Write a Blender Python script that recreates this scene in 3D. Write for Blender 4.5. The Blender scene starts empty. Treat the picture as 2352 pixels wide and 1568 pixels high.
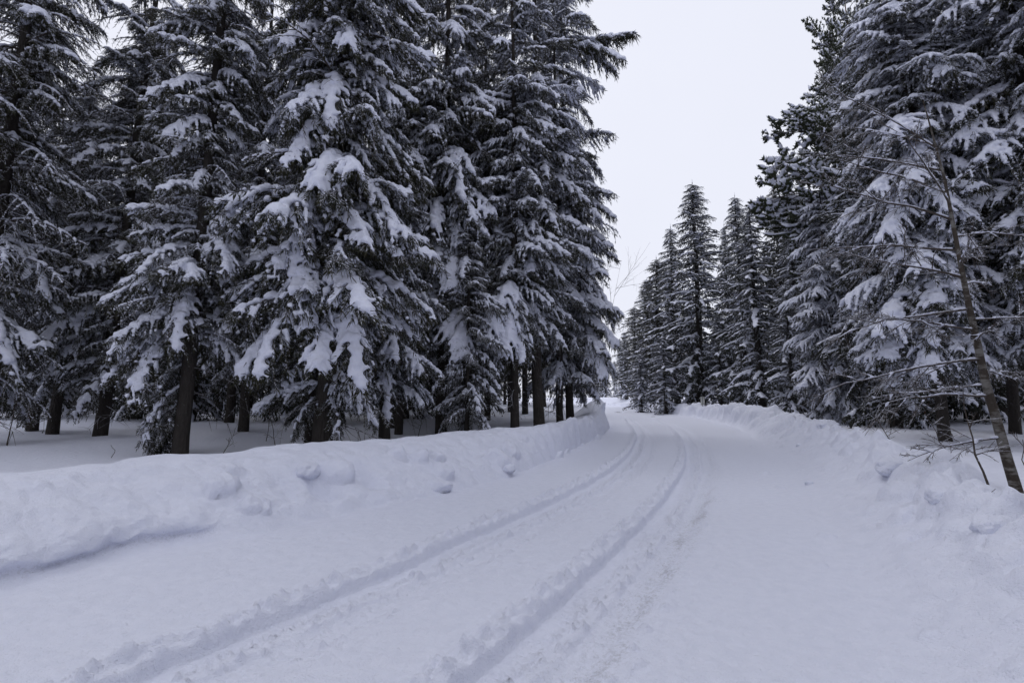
import bpy, math, random
import numpy as np
from mathutils import Matrix, Vector, Euler

S = bpy.context.scene
COL = S.collection
R = math.radians
# ------------------------------------------------------------------ camera
F_PX, CX, CY, CAM_H = 1111.0, 1176.0, 784.0, 1.6
PITCH = math.atan(131.0 / F_PX)
cam = bpy.data.cameras.new('camera')
cam.lens = 36.0 * F_PX / 2352.0
cam.sensor_width = 36.0
cam.clip_start = 0.05
cam.clip_end = 2000
camo = bpy.data.objects.new('camera', cam)
COL.objects.link(camo)
camo.location = (0, 0, CAM_H)
camo.rotation_euler = (R(90) + PITCH, 0, 0)
S.camera = camo
# ------------------------------------------------------------------ world: overcast winter sky
SUN_EL, SUN_ROT = R(60), R(-38)
W = bpy.data.worlds.new('World')
S.world = W
W.use_nodes = True
nt = W.node_tree
nt.nodes.clear()
wo = nt.nodes.new('ShaderNodeOutputWorld')
bg = nt.nodes.new('ShaderNodeBackground')
sky = nt.nodes.new('ShaderNodeTexSky')
sky.sky_type = 'NISHITA'
sky.sun_disc = False
sky.sun_elevation = SUN_EL
sky.sun_rotation = SUN_ROT
sky.dust_density = 6.0
sky.air_density = 1.0
# the cloud deck: an even pale veil over the sky, a little brighter overhead as under real overcast
tc = nt.nodes.new('ShaderNodeTexCoord')
sep = nt.nodes.new('ShaderNodeSeparateXYZ')
mr = nt.nodes.new('ShaderNodeMapRange')
mr.inputs['From Min'].default_value = -0.1
mr.inputs['From Max'].default_value = 1.0
ramp = nt.nodes.new('ShaderNodeValToRGB')
ramp.color_ramp.elements[0].color = (7.5, 7.7, 8.65, 1)
ramp.color_ramp.elements[1].color = (7.5, 7.7, 8.65, 1)
mx = nt.nodes.new('ShaderNodeMixRGB')
mx.inputs['Fac'].default_value = 0.96
cn = nt.nodes.new('ShaderNodeTexNoise')
cn.inputs['Scale'].default_value = 1.6
cn.inputs['Detail'].default_value = 4
cm = nt.nodes.new('ShaderNodeMapRange')
cm.inputs['To Min'].default_value = 0.94
cm.inputs['To Max'].default_value = 1.06
vm = nt.nodes.new('ShaderNodeVectorMath')
vm.operation = 'SCALE'
L = nt.links.new
L(tc.outputs['Generated'], sep.inputs[0])
L(sep.outputs['Z'], mr.inputs['Value'])
L(mr.outputs[0], ramp.inputs[0])
L(tc.outputs['Generated'], cn.inputs['Vector'])
L(cn.outputs[0], cm.inputs['Value'])
L(ramp.outputs[0], vm.inputs[0])
L(cm.outputs[0], vm.inputs['Scale'])
L(sky.outputs[0], mx.inputs[1])
L(vm.outputs[0], mx.inputs[2])
L(mx.outputs[0], bg.inputs['Color'])
L(bg.outputs[0], wo.inputs['Surface'])
bg.inputs['Strength'].default_value = 0.113
sd = bpy.data.lights.new('sun', 'SUN')
sd.energy = 0.5
sd.angle = R(24)
sd.color = (1.0, 0.985, 0.97)
so = bpy.data.objects.new('sun', sd)
COL.objects.link(so)
d = Vector((math.sin(SUN_ROT) * math.cos(SUN_EL), math.cos(SUN_ROT) * math.cos(SUN_EL), math.sin(SUN_EL)))
so.rotation_euler = d.to_track_quat('Z', 'Y').to_euler()
so.location = d * 60
S.view_settings.view_transform = 'Standard'
S.view_settings.look = 'None'
S.view_settings.exposure = 0.0
S.view_settings.gamma = 1.0
S.view_settings.use_curve_mapping = False
S.render.engine = 'CYCLES'
S.cycles.max_bounces = 6
S.cycles.diffuse_bounces = 3

rng = np.random.default_rng(7)

# ------------------------------------------------------------------ noise
PERM = np.random.default_rng(1).permutation(512)
GR = np.random.default_rng(2).normal(size=(512, 3))
GR /= np.linalg.norm(GR, axis=1)[:, None]


def noise3(x, y, z=0.0):
    x, y, z = np.broadcast_arrays(np.asarray(x, float), np.asarray(y, float), np.asarray(z, float))
    xi, yi, zi = np.floor(x).astype(int), np.floor(y).astype(int), np.floor(z).astype(int)
    xf, yf, zf = x - xi, y - yi, z - zi
    u, v, w = [t * t * t * (t * (t * 6 - 15) + 10) for t in (xf, yf, zf)]
    out = 0
    for a in (0, 1):
        for b in (0, 1):
            for c in (0, 1):
                h = PERM[(PERM[(PERM[(xi + a) & 511] + yi + b) & 511] + zi + c) & 511]
                g = GR[h]
                dt = g[..., 0] * (xf - a) + g[..., 1] * (yf - b) + g[..., 2] * (zf - c)
                out = out + dt * (u if a else 1 - u) * (v if b else 1 - v) * (w if c else 1 - w)
    return out * 1.6


def fbm(x, y, z=0.0, o=4, g=0.5):
    r, a, f = 0, 1, 1
    for i in range(o):
        r = r + a * noise3(x * f + 17.3 * i, y * f - 9.1 * i, np.asarray(z) * f + 3.7 * i)
        a *= g
        f *= 2.03
    return r


def sst(e0, e1, x):
    t = np.clip((x - e0) / (e1 - e0), 0, 1)
    return t * t * (3 - 2 * t)


# ------------------------------------------------------------------ road centre line and banks (world metres)
CP = np.array([(-9, -11), (-7.3, -8), (-5.3, -4.3), (-3.1, -0.4), (-1.55, 2.35), (-.3, 4.6), (1.4, 7.75), (3.1, 11.4), (4.85, 16.4),
               (6.6, 22.3), (8.6, 31.5), (10.1, 41), (11.5, 52), (12.9, 64), (13.6, 75), (12.2, 87), (7, 99), (-3, 109), (-16, 116)], float)


def catmull(P, n=60):
    out = []
    P = np.vstack([2 * P[0] - P[1], P, 2 * P[-1] - P[-2]])
    for i in range(1, len(P) - 2):
        t = np.linspace(0, 1, n, endpoint=False)[:, None]
        p0, p1, p2, p3 = P[i - 1:i + 3]
        out.append(.5 * (2 * p1 + (p2 - p0) * t + (2 * p0 - 5 * p1 + 4 * p2 - p3) * t ** 2 + (3 * p1 - p0 - 3 * p2 + p3) * t ** 3))
    return np.vstack(out)


CL = catmull(CP)
k = np.ones(61) / 61
CLs = np.stack([np.convolve(np.pad(CL[:, j], 30, mode='reflect', reflect_type='odd'), k, 'valid') for j in (0, 1)], 1)
CL = CLs
SS = np.concatenate([[0], np.cumsum(np.linalg.norm(np.diff(CL, axis=0), axis=1))])
TG = np.gradient(CL, axis=0)
TG /= np.linalg.norm(TG, axis=1)[:, None]
NR = np.stack([TG[:, 1], -TG[:, 0]], 1)      # points to the right of the road
S0 = float(SS[np.argmin(np.linalg.norm(CL - np.array([-3.1, -0.4]), axis=1))])
SS = SS - S0


def c_at(s):
    return np.stack([np.interp(s, SS, CL[:, 0]), np.interp(s, SS, CL[:, 1])], -1)


def n_at(s):
    v = np.stack([np.interp(s, SS, NR[:, 0]), np.interp(s, SS, NR[:, 1])], -1)
    return v / np.linalg.norm(v, axis=-1, keepdims=True)


def to_st(xy):
    xy = np.asarray(xy, float).reshape(-1, 2)
    st = np.zeros((len(xy), 2))
    sub = slice(None, None, 3)
    C, T_, N_, s_ = CL[sub], TG[sub], NR[sub], SS[sub]
    for i in range(0, len(xy), 20000):
        q = xy[i:i + 20000]
        d2 = ((q[:, None, :] - C[None]) ** 2).sum(2)
        j = d2.argmin(1)
        dq = q - C[j]
        st[i:i + 20000, 0] = s_[j] + (dq * T_[j]).sum(1)
        st[i:i + 20000, 1] = (dq * N_[j]).sum(1)
    return st


def line(pts, smooth=0):
    st = to_st([p[:2] for p in pts])
    o = np.argsort(st[:, 0])
    return st[o, 0], st[o, 1]


TLs = line([(-2.29, 2.98), (-2.0, 3.5), (-1.03, 5.01), (-0.69, 5.67), (-0.07, 6.72), (0.86, 8.38), (2.26, 11.38), (3.34, 14.27), (4.44, 17.86), (6.08, 24.22), (7.91, 33.81), (9.3, 40.24)])
TRs = line([(-0.3, 3.02), (0.0, 3.51), (0.42, 4.23), (0.86, 5.03), (1.31, 5.84), (2.06, 7.28), (3.2, 9.72), (3.93, 11.38), (5.26, 14.96), (7.01, 20.44), (9.3, 29.26)])
FLs = line([(-6.6, 0), (-4.9, 2.9), (-4.21, 4.19), (-4.03, 4.58), (-3.82, 5.24), (-3.05, 5.73), (-2.6, 6.56), (-1.19, 8.2), (-0.05, 10.04), (1.6, 14.61), (5.16, 25.94)])
CLs_ = line([(-8.4, 0), (-6.6, 2.9), (-5.7, 4.7), (-5.36, 6.0), (-5.0, 6.9), (-4.14, 7.6), (-3.19, 8.9), (-1.62, 10.39), (-0.4, 11.9), (0.69, 13.3), (2.44, 17.77), (4.5, 26.33)])
FRs = line([(2.57, 3.9), (3.48, 5.57), (5.4, 9.93), (9.4, 19.16), (11.9, 25.94), (15.2, 41.0), (15.8, 51.68), (16.5, 60.27), (17.05, 75.29)])
CRs = line([(3.6, 3.04), (4.1, 4.08), (5.1, 5.74), (6.2, 7.62), (8.9, 13.62), (10.9, 19.0), (13.0, 24.4), (16.2, 41.06), (16.8, 50.8), (18.0, 60), (18.7, 75)])


def tl(s): return np.interp(s, *TLs)
def tr(s): return np.interp(s, *TRs)
def fl(s): return np.interp(s, np.append(FLs[0], [45, 100]), np.append(FLs[1], [-2.7, -2.7]))
def cl(s): return np.interp(s, np.append(CLs_[0], [45, 100]), np.append(CLs_[1], [-4.2, -4.2]))
def fr(s): return np.interp(s, *FRs)
def cr(s): return np.interp(s, *CRs)


S_BUMP = float(to_st([(4.6, 26.2)])[0, 0])


def hl(s):
    b = np.interp(s, [-12, 4, 9, 14, 20, 26, 32, 60], [.80, .80, .82, .86, .84, .95, .85, .8])
    b = b + .55 * np.exp(-((s - S_BUMP) / 1.3) ** 2)
    return b + .05 * noise3(s * .9, 3.3) + .035 * noise3(s * 2.3, 8.1)


def hr(s):
    b = np.interp(s, [-12, 4, 8, 14, 22, 40, 60], [.48, .48, .52, .56, .82, .80, .7])
    return b + .06 * noise3(s * .7, 13.3) + .07 * np.abs(noise3(s * 1.6, 18.1))


def floor_z(x, y):
    x, y = np.asarray(x, float), np.asarray(y, float)
    r = np.hypot(x, y)
    z = .30 + np.clip((r - 12) * .016, 0, 1.5)
    z = z + .10 * fbm(x * .22, y * .22, 5.0, 3) + .025 * fbm(x * .9, y * .9, 2.0, 2)
    return z


def lump(s, t, seed, sc, thr):
    n = noise3(s * sc, t * sc, seed)
    return np.maximum(0, n - thr)


_cr = np.random.default_rng(404)
CHUNKS = []
_s = 3.2
while _s < 52:
    far = min(1, max(0, (_s - 18) / 10))
    for _ in range(2 if _s < 18 else 1):
        rr_ = _cr.uniform(.07, .21) * (1 + 1.0 * far) * (1.0 if _cr.random() < .75 else 1.35)
        CHUNKS.append((_s + _cr.normal() * .15, float(cr(_s)) + _cr.normal() * .20 - .04 - .45 * far * _cr.random(), rr_, _cr.uniform(.45, .85), _cr.uniform(0, 99)))
    _s += _cr.uniform(.14, .34) * (1 + 1.1 * far)
for _ in range(26):                                   # strays that rolled down the apron
    _q = _cr.uniform(4, 22)
    CHUNKS.append((_q, float(cr(_q)) - abs(_cr.normal()) * .9 - .3, _cr.uniform(.04, .11), .7, _cr.uniform(0, 99)))
for _ in range(34):                                   # broken pieces in the left bank face
    _q = _cr.uniform(5.5, 25)
    _u = _cr.uniform(.10, .62)
    CHUNKS.append((_q, float(fl(_q)) * (1 - _u) + float(cl(_q)) * _u, _cr.uniform(.07, .22), .9, _cr.uniform(0, 99)))
CHUNKS = np.array(CHUNKS)


def chunk_z(s, t):
    h = np.zeros(np.shape(s))
    a_ = s + .05 * noise3(s * 5, t * 5, 501.)
    b_ = t + .05 * noise3(s * 5, t * 5, 507.)
    lo_, hi_ = np.min(s), np.max(s)
    for (cs, ct, r_, q_, sd_) in CHUNKS:
        if cs + 1 < lo_ or cs - 1 > hi_:
            continue
        i0, i1 = 0, s.shape[0]
        if s.ndim == 2:
            i0 = int(np.searchsorted(s[:, 0], cs - r_ * 1.6))
            i1 = int(np.searchsorted(s[:, 0], cs + r_ * 1.6)) + 1
        da, db = a_[i0:i1] - cs, b_[i0:i1] - ct
        c_, s_ = math.cos(sd_), math.sin(sd_)
        x_, y_ = (da * c_ + db * s_) / 1.25, (-da * s_ + db * c_)
        e = (np.abs(x_) ** 2.6 + np.abs(y_) ** 2.6) / r_ ** 2.6
        v = r_ * q_ * np.sqrt(np.clip(1 - e, 0, 1)) * (1 + .35 * x_ / r_)
        h[i0:i1] = np.maximum(h[i0:i1], v)
    return h


def strip_pos(s, t):
    """surface of the ploughed corridor at road coordinates (s, t): xyz plus a dirt amount"""
    C, N = c_at(s), n_at(s)
    xy = C + N * t[..., None]
    dist = np.hypot(xy[..., 0], xy[..., 1])
    near = 1 - sst(14, 30, dist)
    Fz = floor_z(xy[..., 0], xy[..., 1])
    FL_, CL_, FR_, CR_ = fl(s) + .10 * noise3(s * .9, 31.) + .05 * noise3(s * 2.7, 35.), cl(s), fr(s) + .2 * noise3(s * .5, 41.), cr(s)
    z = .012 * fbm(s * .8, t * .8, 1., 3) + .0035 * fbm(s * 7, t * 9, 2., 2) * near
    dirt_shade = np.zeros_like(z)  # road dirt, plus the shadow painted under the left overhang
    # --- wheel tracks
    for tc_, sgn, sd_ in ((tl(s), 0, 3.), (tr(s), 1, 9.)):
        wob = .018 * noise3(s * 1.6, sd_) + .012 * noise3(s * 6, sd_ + 4)
        d = t - tc_ - wob
        fade = 1 - sst(33, 52, s)
        berm = np.exp(-((d + .12) / .10) ** 2)
        cl_n = fbm(s * 7.5, d * 8.5, sd_, 3)
        z = z + fade * berm * (.045 + .085 * np.maximum(cl_n, -.35) + .05 * np.abs(noise3(s * 14, d * 14, sd_ + 8)))
        z = z + fade * np.exp(-((d + .26) / .07) ** 2) * .03 * np.maximum(0, noise3(s * 9, d * 9, sd_ + 1))
        lip = sst(-.018, .018, d)
        z = z - fade * lip * (.085 + .012 * noise3(s * 2, sd_)) * (1 - .62 * sst(.10, .36, d)) * (1 - sst(.62, .80, d))
        z = z + fade * .026 * np.exp(-((d - .36) / .035) ** 2) * (.6 + noise3(s * 3, sd_ + 6))
        z = z - fade * .018 * sst(.38, .42, d) * (1 - sst(.60, .66, d))
        # tread lugs pressed into the bottom
        tread = np.sign(np.sin(s * 2 * math.pi / .075 + 2.5 * np.sin((d - .15) * 22))) * .5 + .5
        m = sst(.05, .08, d) * (1 - sst(.22, .25, d)) * near * sst(-.35, .25, noise3(s * .8, sd_ + 11))
        z = z - fade * m * tread * .020
        m2 = sst(.42, .45, d) * (1 - sst(.58, .62, d)) * near
        z = z - fade * m2 * tread * .011
        # crumbs thrown into and beside the rut
        cr_ = np.maximum(0, noise3(s * 15, d * 15, sd_ + 2) - .22)
        mm = np.exp(-((d - .30) / .16) ** 2) + .6 * np.exp(-((d - .72) / .10) ** 2)
        z = z + fade * cr_ * mm * .13 * near
        # fine wind-blown ripples off the outer side
        z = z + fade * .008 * sst(.6, .8, d) * (1 - sst(.9, 1.5, d)) * fbm(s * 5, d * 22, sd_, 2) * near
        if sgn:
            band = np.exp(-((d - .62 - .06 * noise3(s * 1.3, 77.)) / .16) ** 2) + .35 * np.exp(-((d - .3) / .2) ** 2)
            along = sst(1.0, 3.0, s) * (1 - sst(14, 22, s)) * (.34 + .42 * np.exp(-((s - 8.3) / 2.4) ** 2) + .3 * np.exp(-((s - 4.2) / 1.4) ** 2)) * (.6 + .9 * np.maximum(0, noise3(s * 1.7, d * 7, 64.) + .3))
            dirt_shade = dirt_shade + band * along * fade
            lum = np.maximum(0, noise3(s * 5.5, d * 6, 60.) - .25) * np.exp(-((d - .80) / .14) ** 2) * (1 - sst(5, 8, s))
            z = z + .16 * lum
            dirt_shade = dirt_shade + lum * 1.2
        else:
            dirt_shade = dirt_shade + .12 * np.exp(-((d - .62) / .05) ** 2) * (1 - sst(20, 30, s))
    # cross-hatched scrape marks of the plough on the flat
    z = z + .007 * near * noise3(s * 3 + t * 11, t * 2, 44.) * sst(-.1, .4, noise3(s * .5, t * .6, 47.)) + .004 * near * fbm(s * 14, t * 14, 48., 2)
    # --- left bank
    wL = np.maximum(.3, FL_ - CL_)
    u = (FL_ - t) / wL
    H = hl(s)
    uc = np.clip(u, 0, 1)
    prof = H * (1 - (1 - uc) ** 2.1)
    back = t - CL_                                        # negative behind the crest
    prof = np.where(u > 1, Fz + (H - Fz) * (1 - sst(0, 1.7, -back)), prof)
    onb = sst(-.03, .12, u)
    low = onb * (1 - sst(.55, .95, u))
    crust = fbm(s * 3.1, t * 3.3, prof * 3, 4)
    z_b = prof + low * (.05 * crust + .03 * fbm(s * 9, t * 9, 4., 2) * near * sst(-.2, .5, noise3(s * .7, u * 2, 14.)))
    z_b = z_b + onb * .04 * fbm(s * .9, t * 1.4, 7., 3) * sst(.1, .5, u)
    # scallops where chunks slid off the face
    for sc, uc_, w_, dp in ((6.35, .34, .17, .12), (6.85, .24, .2, .22), (7.6, .28, .17, .20), (9.0, .62, .22, .10), (10.5, .5, .25, .05), (11.4, .35, .22, .14), (12.8, .45, .3, .05), (14.5, .3, .2, .1), (17, .5, .5, .06)):
        e = ((s - sc) / w_) ** 2 + ((u - uc_) / .16) ** 2
        z_b = z_b - dp * np.exp(-e) + dp * .7 * np.exp(-(((s - sc) / w_) ** 2 + ((u - uc_ + .22) / .10) ** 2))
    # streaks combed by the blade on the curving far part of the bank
    far_l = sst(13, 17, s)
    z_b = z_b + far_l * low * .11 * noise3(s * 2.2 - u * 2.6, u * .7, 21.)
    bumpm = np.exp(-((s - S_BUMP) / 1.3) ** 2)
    z_b = z_b + bumpm * .07 * np.sin(np.clip(u, 0, 1.2) * 26 + s * 3) * sst(.2, .5, u) * (1 - sst(1, 1.4, u))
    mL = sst(-.06, .03, u)
    z = z * (1 - mL) + z_b * mL
    z = z + .07 * np.exp(-((u + .25) / .35) ** 2) * (u < .2) * .6
    shift = np.zeros_like(z)
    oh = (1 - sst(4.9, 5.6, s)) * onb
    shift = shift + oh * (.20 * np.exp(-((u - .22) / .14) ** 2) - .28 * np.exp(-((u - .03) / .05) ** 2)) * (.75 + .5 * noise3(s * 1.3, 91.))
    dirt_shade = dirt_shade + oh * .8 * np.exp(-((u - .045) / .05) ** 2)  # brown soil and the shadow of the undercut gap, put into the colour
    shift = shift + low * .04 * fbm(s * 2.4, t * 2.4, 55., 3)
    shift = shift + bumpm * .35 * np.exp(-((u - .75) / .25) ** 2)
    dirt_shade = dirt_shade + low * .10 * np.maximum(0, fbm(s * 1.7, t * 1.7, 61., 3) - .15) * sst(9, 11, s)
    # --- right bank: broad apron, clods along the crest, ribbed wall further on
    wR = np.maximum(.3, CR_ - FR_)
    v = (t - FR_) / wR
    H = hr(s)
    vc = np.clip(v, 0, 1)
    steep = sst(20, 26, s)
    prof = H * ((1 - steep) * (vc ** 1.5 * (1.3 - .3 * vc)) + steep * (1 - (1 - vc) ** 2.3))
    beh = t - CR_
    prof = np.where(v > 1, Fz + (H - Fz) * (1 - sst(0, 1.5, beh)), prof)
    onr = sst(0, .25, v)
    crest = np.exp(-((v - .98) / .30) ** 2)
    cl1 = np.maximum(0, noise3(s * 1.25, t * 1.35, 71.) + .08)
    cl2 = np.maximum(0, noise3(s * 2.9, t * 2.9, 75.) + .05)
    z_r = prof + crest * (1 - steep) * (.22 * cl1 + .16 * cl2 + .14 * np.maximum(0, noise3(s * 5.2, t * 5.2, 78.)))
    z_r = z_r + onr * .05 * fbm(s * .8, t * .9, 79., 3) + onr * .015 * fbm(s * 4, t * 4, 82., 2) * near
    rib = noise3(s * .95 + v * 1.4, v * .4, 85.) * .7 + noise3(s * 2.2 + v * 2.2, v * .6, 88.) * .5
    z_r = z_r + steep * sst(.05, .5, v) * (1 - sst(1.1, 1.6, v)) * .50 * rib
    shift = shift - steep * .35 * (rib + .3) * np.exp(-((v - .55) / .30) ** 2)
    mR = sst(-.15, .5, v)
    z = z * (1 - mR) + z_r * mR
    # low spill in front of the ribbed wall
    z = z + .07 * np.exp(-((v + .3) / .35) ** 2) * steep
    dirt_shade = dirt_shade + steep * .5 * np.maximum(0, -rib - .25) * np.exp(-((v - .3) / .25) ** 2)  # darker in the hollows between ribs, low on the wall
    # footprints / pits
    for sc, tt, w_ in ((9.4, 4.0, .10), (12.0, 4.6, .09), (10.4, 3.7, .06), (14.0, 5.1, .09), (8.1, 3.6, .07)):
        e = ((s - sc) / (w_ * 1.4)) ** 2 + ((t - tt) / w_) ** 2
        z = z - .10 * np.exp(-e)
    ck = chunk_z(s, t)
    shift = shift + ck * .55 * (t < -1.4)
    z = z + ck * (1 + .25 * fbm(s * 11, t * 11, 95., 2)) * .85
    P = np.concatenate([xy + N * shift[..., None], z[..., None]], -1)
    return P, dirt_shade, Fz


def mesh_np(name, V, Fc, mats, smooth=True, mat_idx=None, attr=None):
    me = bpy.data.meshes.new(name)
    Fc = np.asarray(Fc)
    n, kk = Fc.shape
    me.vertices.add(len(V))
    me.vertices.foreach_set('co', np.ascontiguousarray(V, dtype=np.float32).ravel())
    me.loops.add(n * kk)
    me.loops.foreach_set('vertex_index', np.ascontiguousarray(Fc, dtype=np.int32).ravel())
    me.polygons.add(n)
    me.polygons.foreach_set('loop_start', np.arange(0, n * kk, kk, dtype=np.int32))
    me.polygons.foreach_set('use_smooth', np.full(n, smooth))
    if mat_idx is not None:
        me.polygons.foreach_set('material_index', np.asarray(mat_idx, dtype=np.int32))
    for m in mats:
        me.materials.append(m)
    me.update(calc_edges=True)
    if attr is not None:
        for kname, val in attr.items():
            a = me.attributes.new(kname, 'FLOAT', 'POINT')
            a.data.foreach_set('value', np.ascontiguousarray(val, dtype=np.float32).ravel())
    return me


def link(name, me, parent=None, **props):
    o = bpy.data.objects.new(name, me)
    COL.objects.link(o)
    if parent is not None:
        o.parent = parent
    for kk, v in props.items():
        o[kk] = v
    return o


# ------------------------------------------------------------------ materials
def nmat(name):
    m = bpy.data.materials.new(name)
    m.use_nodes = True
    t = m.node_tree
    b = t.nodes['Principled BSDF']
    return m, t, b


def N(t, kind, **kw):
    n = t.nodes.new(kind)
    for kk, v in kw.items():
        if kk in n.inputs:
            n.inputs[kk].default_value = v
        else:
            setattr(n, kk, v)
    return n


SNOW_C = (0.80, 0.82, 0.93, 1)


def make_snow(name, grain, bump, dirt_shade=True, mid=0):
    m, t, b = nmat(name)
    b.inputs['Roughness'].default_value = .75
    b.inputs['Specular IOR Level'].default_value = .25
    tc = N(t, 'ShaderNodeTexCoord')
    n1 = N(t, 'ShaderNodeTexNoise', Scale=grain, Detail=3.0, Roughness=.7)
    t.links.new(tc.outputs['Object'], n1.inputs['Vector'])
    n2 = N(t, 'ShaderNodeTexNoise', Scale=grain * .12, Detail=4.0, Roughness=.6)
    t.links.new(tc.outputs['Object'], n2.inputs['Vector'])
    bp = N(t, 'ShaderNodeBump', Strength=1.0, Distance=bump)
    t.links.new(n1.outputs[0], bp.inputs['Height'])
    bp2 = N(t, 'ShaderNodeBump', Strength=1.0, Distance=bump * 3)
    t.links.new(n2.outputs[0], bp2.inputs['Height'])
    t.links.new(bp.outputs[0], bp2.inputs['Normal'])
    t.links.new(bp2.outputs[0], b.inputs['Normal'])
    col = N(t, 'ShaderNodeMixRGB')
    col.inputs[1].default_value = SNOW_C
    col.inputs[2].default_value = (.745, .77, .885, 1)
    cr_ = N(t, 'ShaderNodeMapRange')
    cr_.inputs['From Min'].default_value = .35
    cr_.inputs['From Max'].default_value = .8
    t.links.new(n2.outputs[0], cr_.inputs['Value'])
    t.links.new(cr_.outputs[0], col.inputs[0])
    last = col.outputs[0]
    if dirt_shade:
        at = N(t, 'ShaderNodeAttribute', attribute_name='dirt_shade')
        n3 = N(t, 'ShaderNodeTexNoise', Scale=34.0, Detail=4.0, Roughness=.75)
        t.links.new(tc.outputs['Object'], n3.inputs['Vector'])
        ad = N(t, 'ShaderNodeMath', operation='MULTIPLY_ADD')
        t.links.new(at.outputs['Fac'], ad.inputs[0])
        ad.inputs[1].default_value = .30
        t.links.new(n3.outputs[0], ad.inputs[2])
        mr_ = N(t, 'ShaderNodeMapRange')
        mr_.inputs['From Min'].default_value = .62
        mr_.inputs['From Max'].default_value = .98
        mr_.inputs['To Max'].default_value = .52
        t.links.new(ad.outputs[0], mr_.inputs['Value'])
        mt = N(t, 'ShaderNodeMath', operation='MULTIPLY')
        t.links.new(mr_.outputs[0], mt.inputs[0])
        gt = N(t, 'ShaderNodeMapRange')
        gt.inputs['From Min'].default_value = .02
        gt.inputs['From Max'].default_value = .25
        t.links.new(at.outputs['Fac'], gt.inputs['Value'])
        t.links.new(gt.outputs[0], mt.inputs[1])
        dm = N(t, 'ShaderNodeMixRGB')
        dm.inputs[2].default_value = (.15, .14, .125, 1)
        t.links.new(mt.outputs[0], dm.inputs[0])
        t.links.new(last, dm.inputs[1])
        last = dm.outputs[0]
    t.links.new(last, b.inputs['Base Color'])
    return m


M_GROUND = make_snow('ground_snow', 75.0, .010)
M_BANK = make_snow('bank_snow', 60.0, .012)
M_LOAD = make_snow('branch_snow', 42.0, .016, dirt_shade=False)


def dusted(name, dark, dark2, thr, amt, nscale):
    """plant surface with a dusting of snow caught on its upward faces"""
    m, t, b = nmat(name)
    b.inputs['Roughness'].default_value = .8
    b.inputs['Specular IOR Level'].default_value = .15
    tc = N(t, 'ShaderNodeTexCoord')
    ge = N(t, 'ShaderNodeNewGeometry')
    sp = N(t, 'ShaderNodeSeparateXYZ')
    t.links.new(ge.outputs['Normal'], sp.inputs[0])
    n1 = N(t, 'ShaderNodeTexNoise', Scale=nscale, Detail=3.0, Roughness=.6)
    t.links.new(tc.outputs['Object'], n1.inputs['Vector'])
    ad = N(t, 'ShaderNodeMath', operation='MULTIPLY_ADD')
    t.links.new(sp.outputs['Z'], ad.inputs[0])
    ad.inputs[1].default_value = .55
    t.links.new(n1.outputs[0], ad.inputs[2])
    mr_ = N(t, 'ShaderNodeMapRange')
    mr_.inputs['From Min'].default_value = thr
    mr_.inputs['From Max'].default_value = thr + .16
    mr_.inputs['To Max'].default_value = amt
    t.links.new(ad.outputs[0], mr_.inputs['Value'])
    n2 = N(t, 'ShaderNodeTexNoise', Scale=nscale * .5, Detail=2.0)
    t.links.new(tc.outputs['Object'], n2.inputs['Vector'])
    base = N(t, 'ShaderNodeMixRGB')
    base.inputs[1].default_value = (*dark, 1)
    base.inputs[2].default_value = (*dark2, 1)
    t.links.new(n2.outputs[0], base.inputs[0])
    mx_ = N(t, 'ShaderNodeMixRGB')
    mx_.inputs[2].default_value = (.74, .76, .86, 1)
    t.links.new(mr_.outputs[0], mx_.inputs[0])
    t.links.new(base.outputs[0], mx_.inputs[1])
    t.links.new(mx_.outputs[0], b.inputs['Base Color'])
    return m


M_NEEDLE = dusted('spruce_needles', (.026, .036, .020), (.074, .062, .038), .64, .72, 7.0)
M_NEEDLE_R = dusted('frosted_needles', (.036, .042, .030), (.075, .072, .055), .50, .84, 7.0)
M_PINE = dusted('pine_needles', (.038, .050, .030), (.075, .080, .048), .74, .75, 8.0)
M_TWIG = dusted('twig_bark', (.050, .040, .034), (.09, .075, .065), .72, .8, 12.0)


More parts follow.
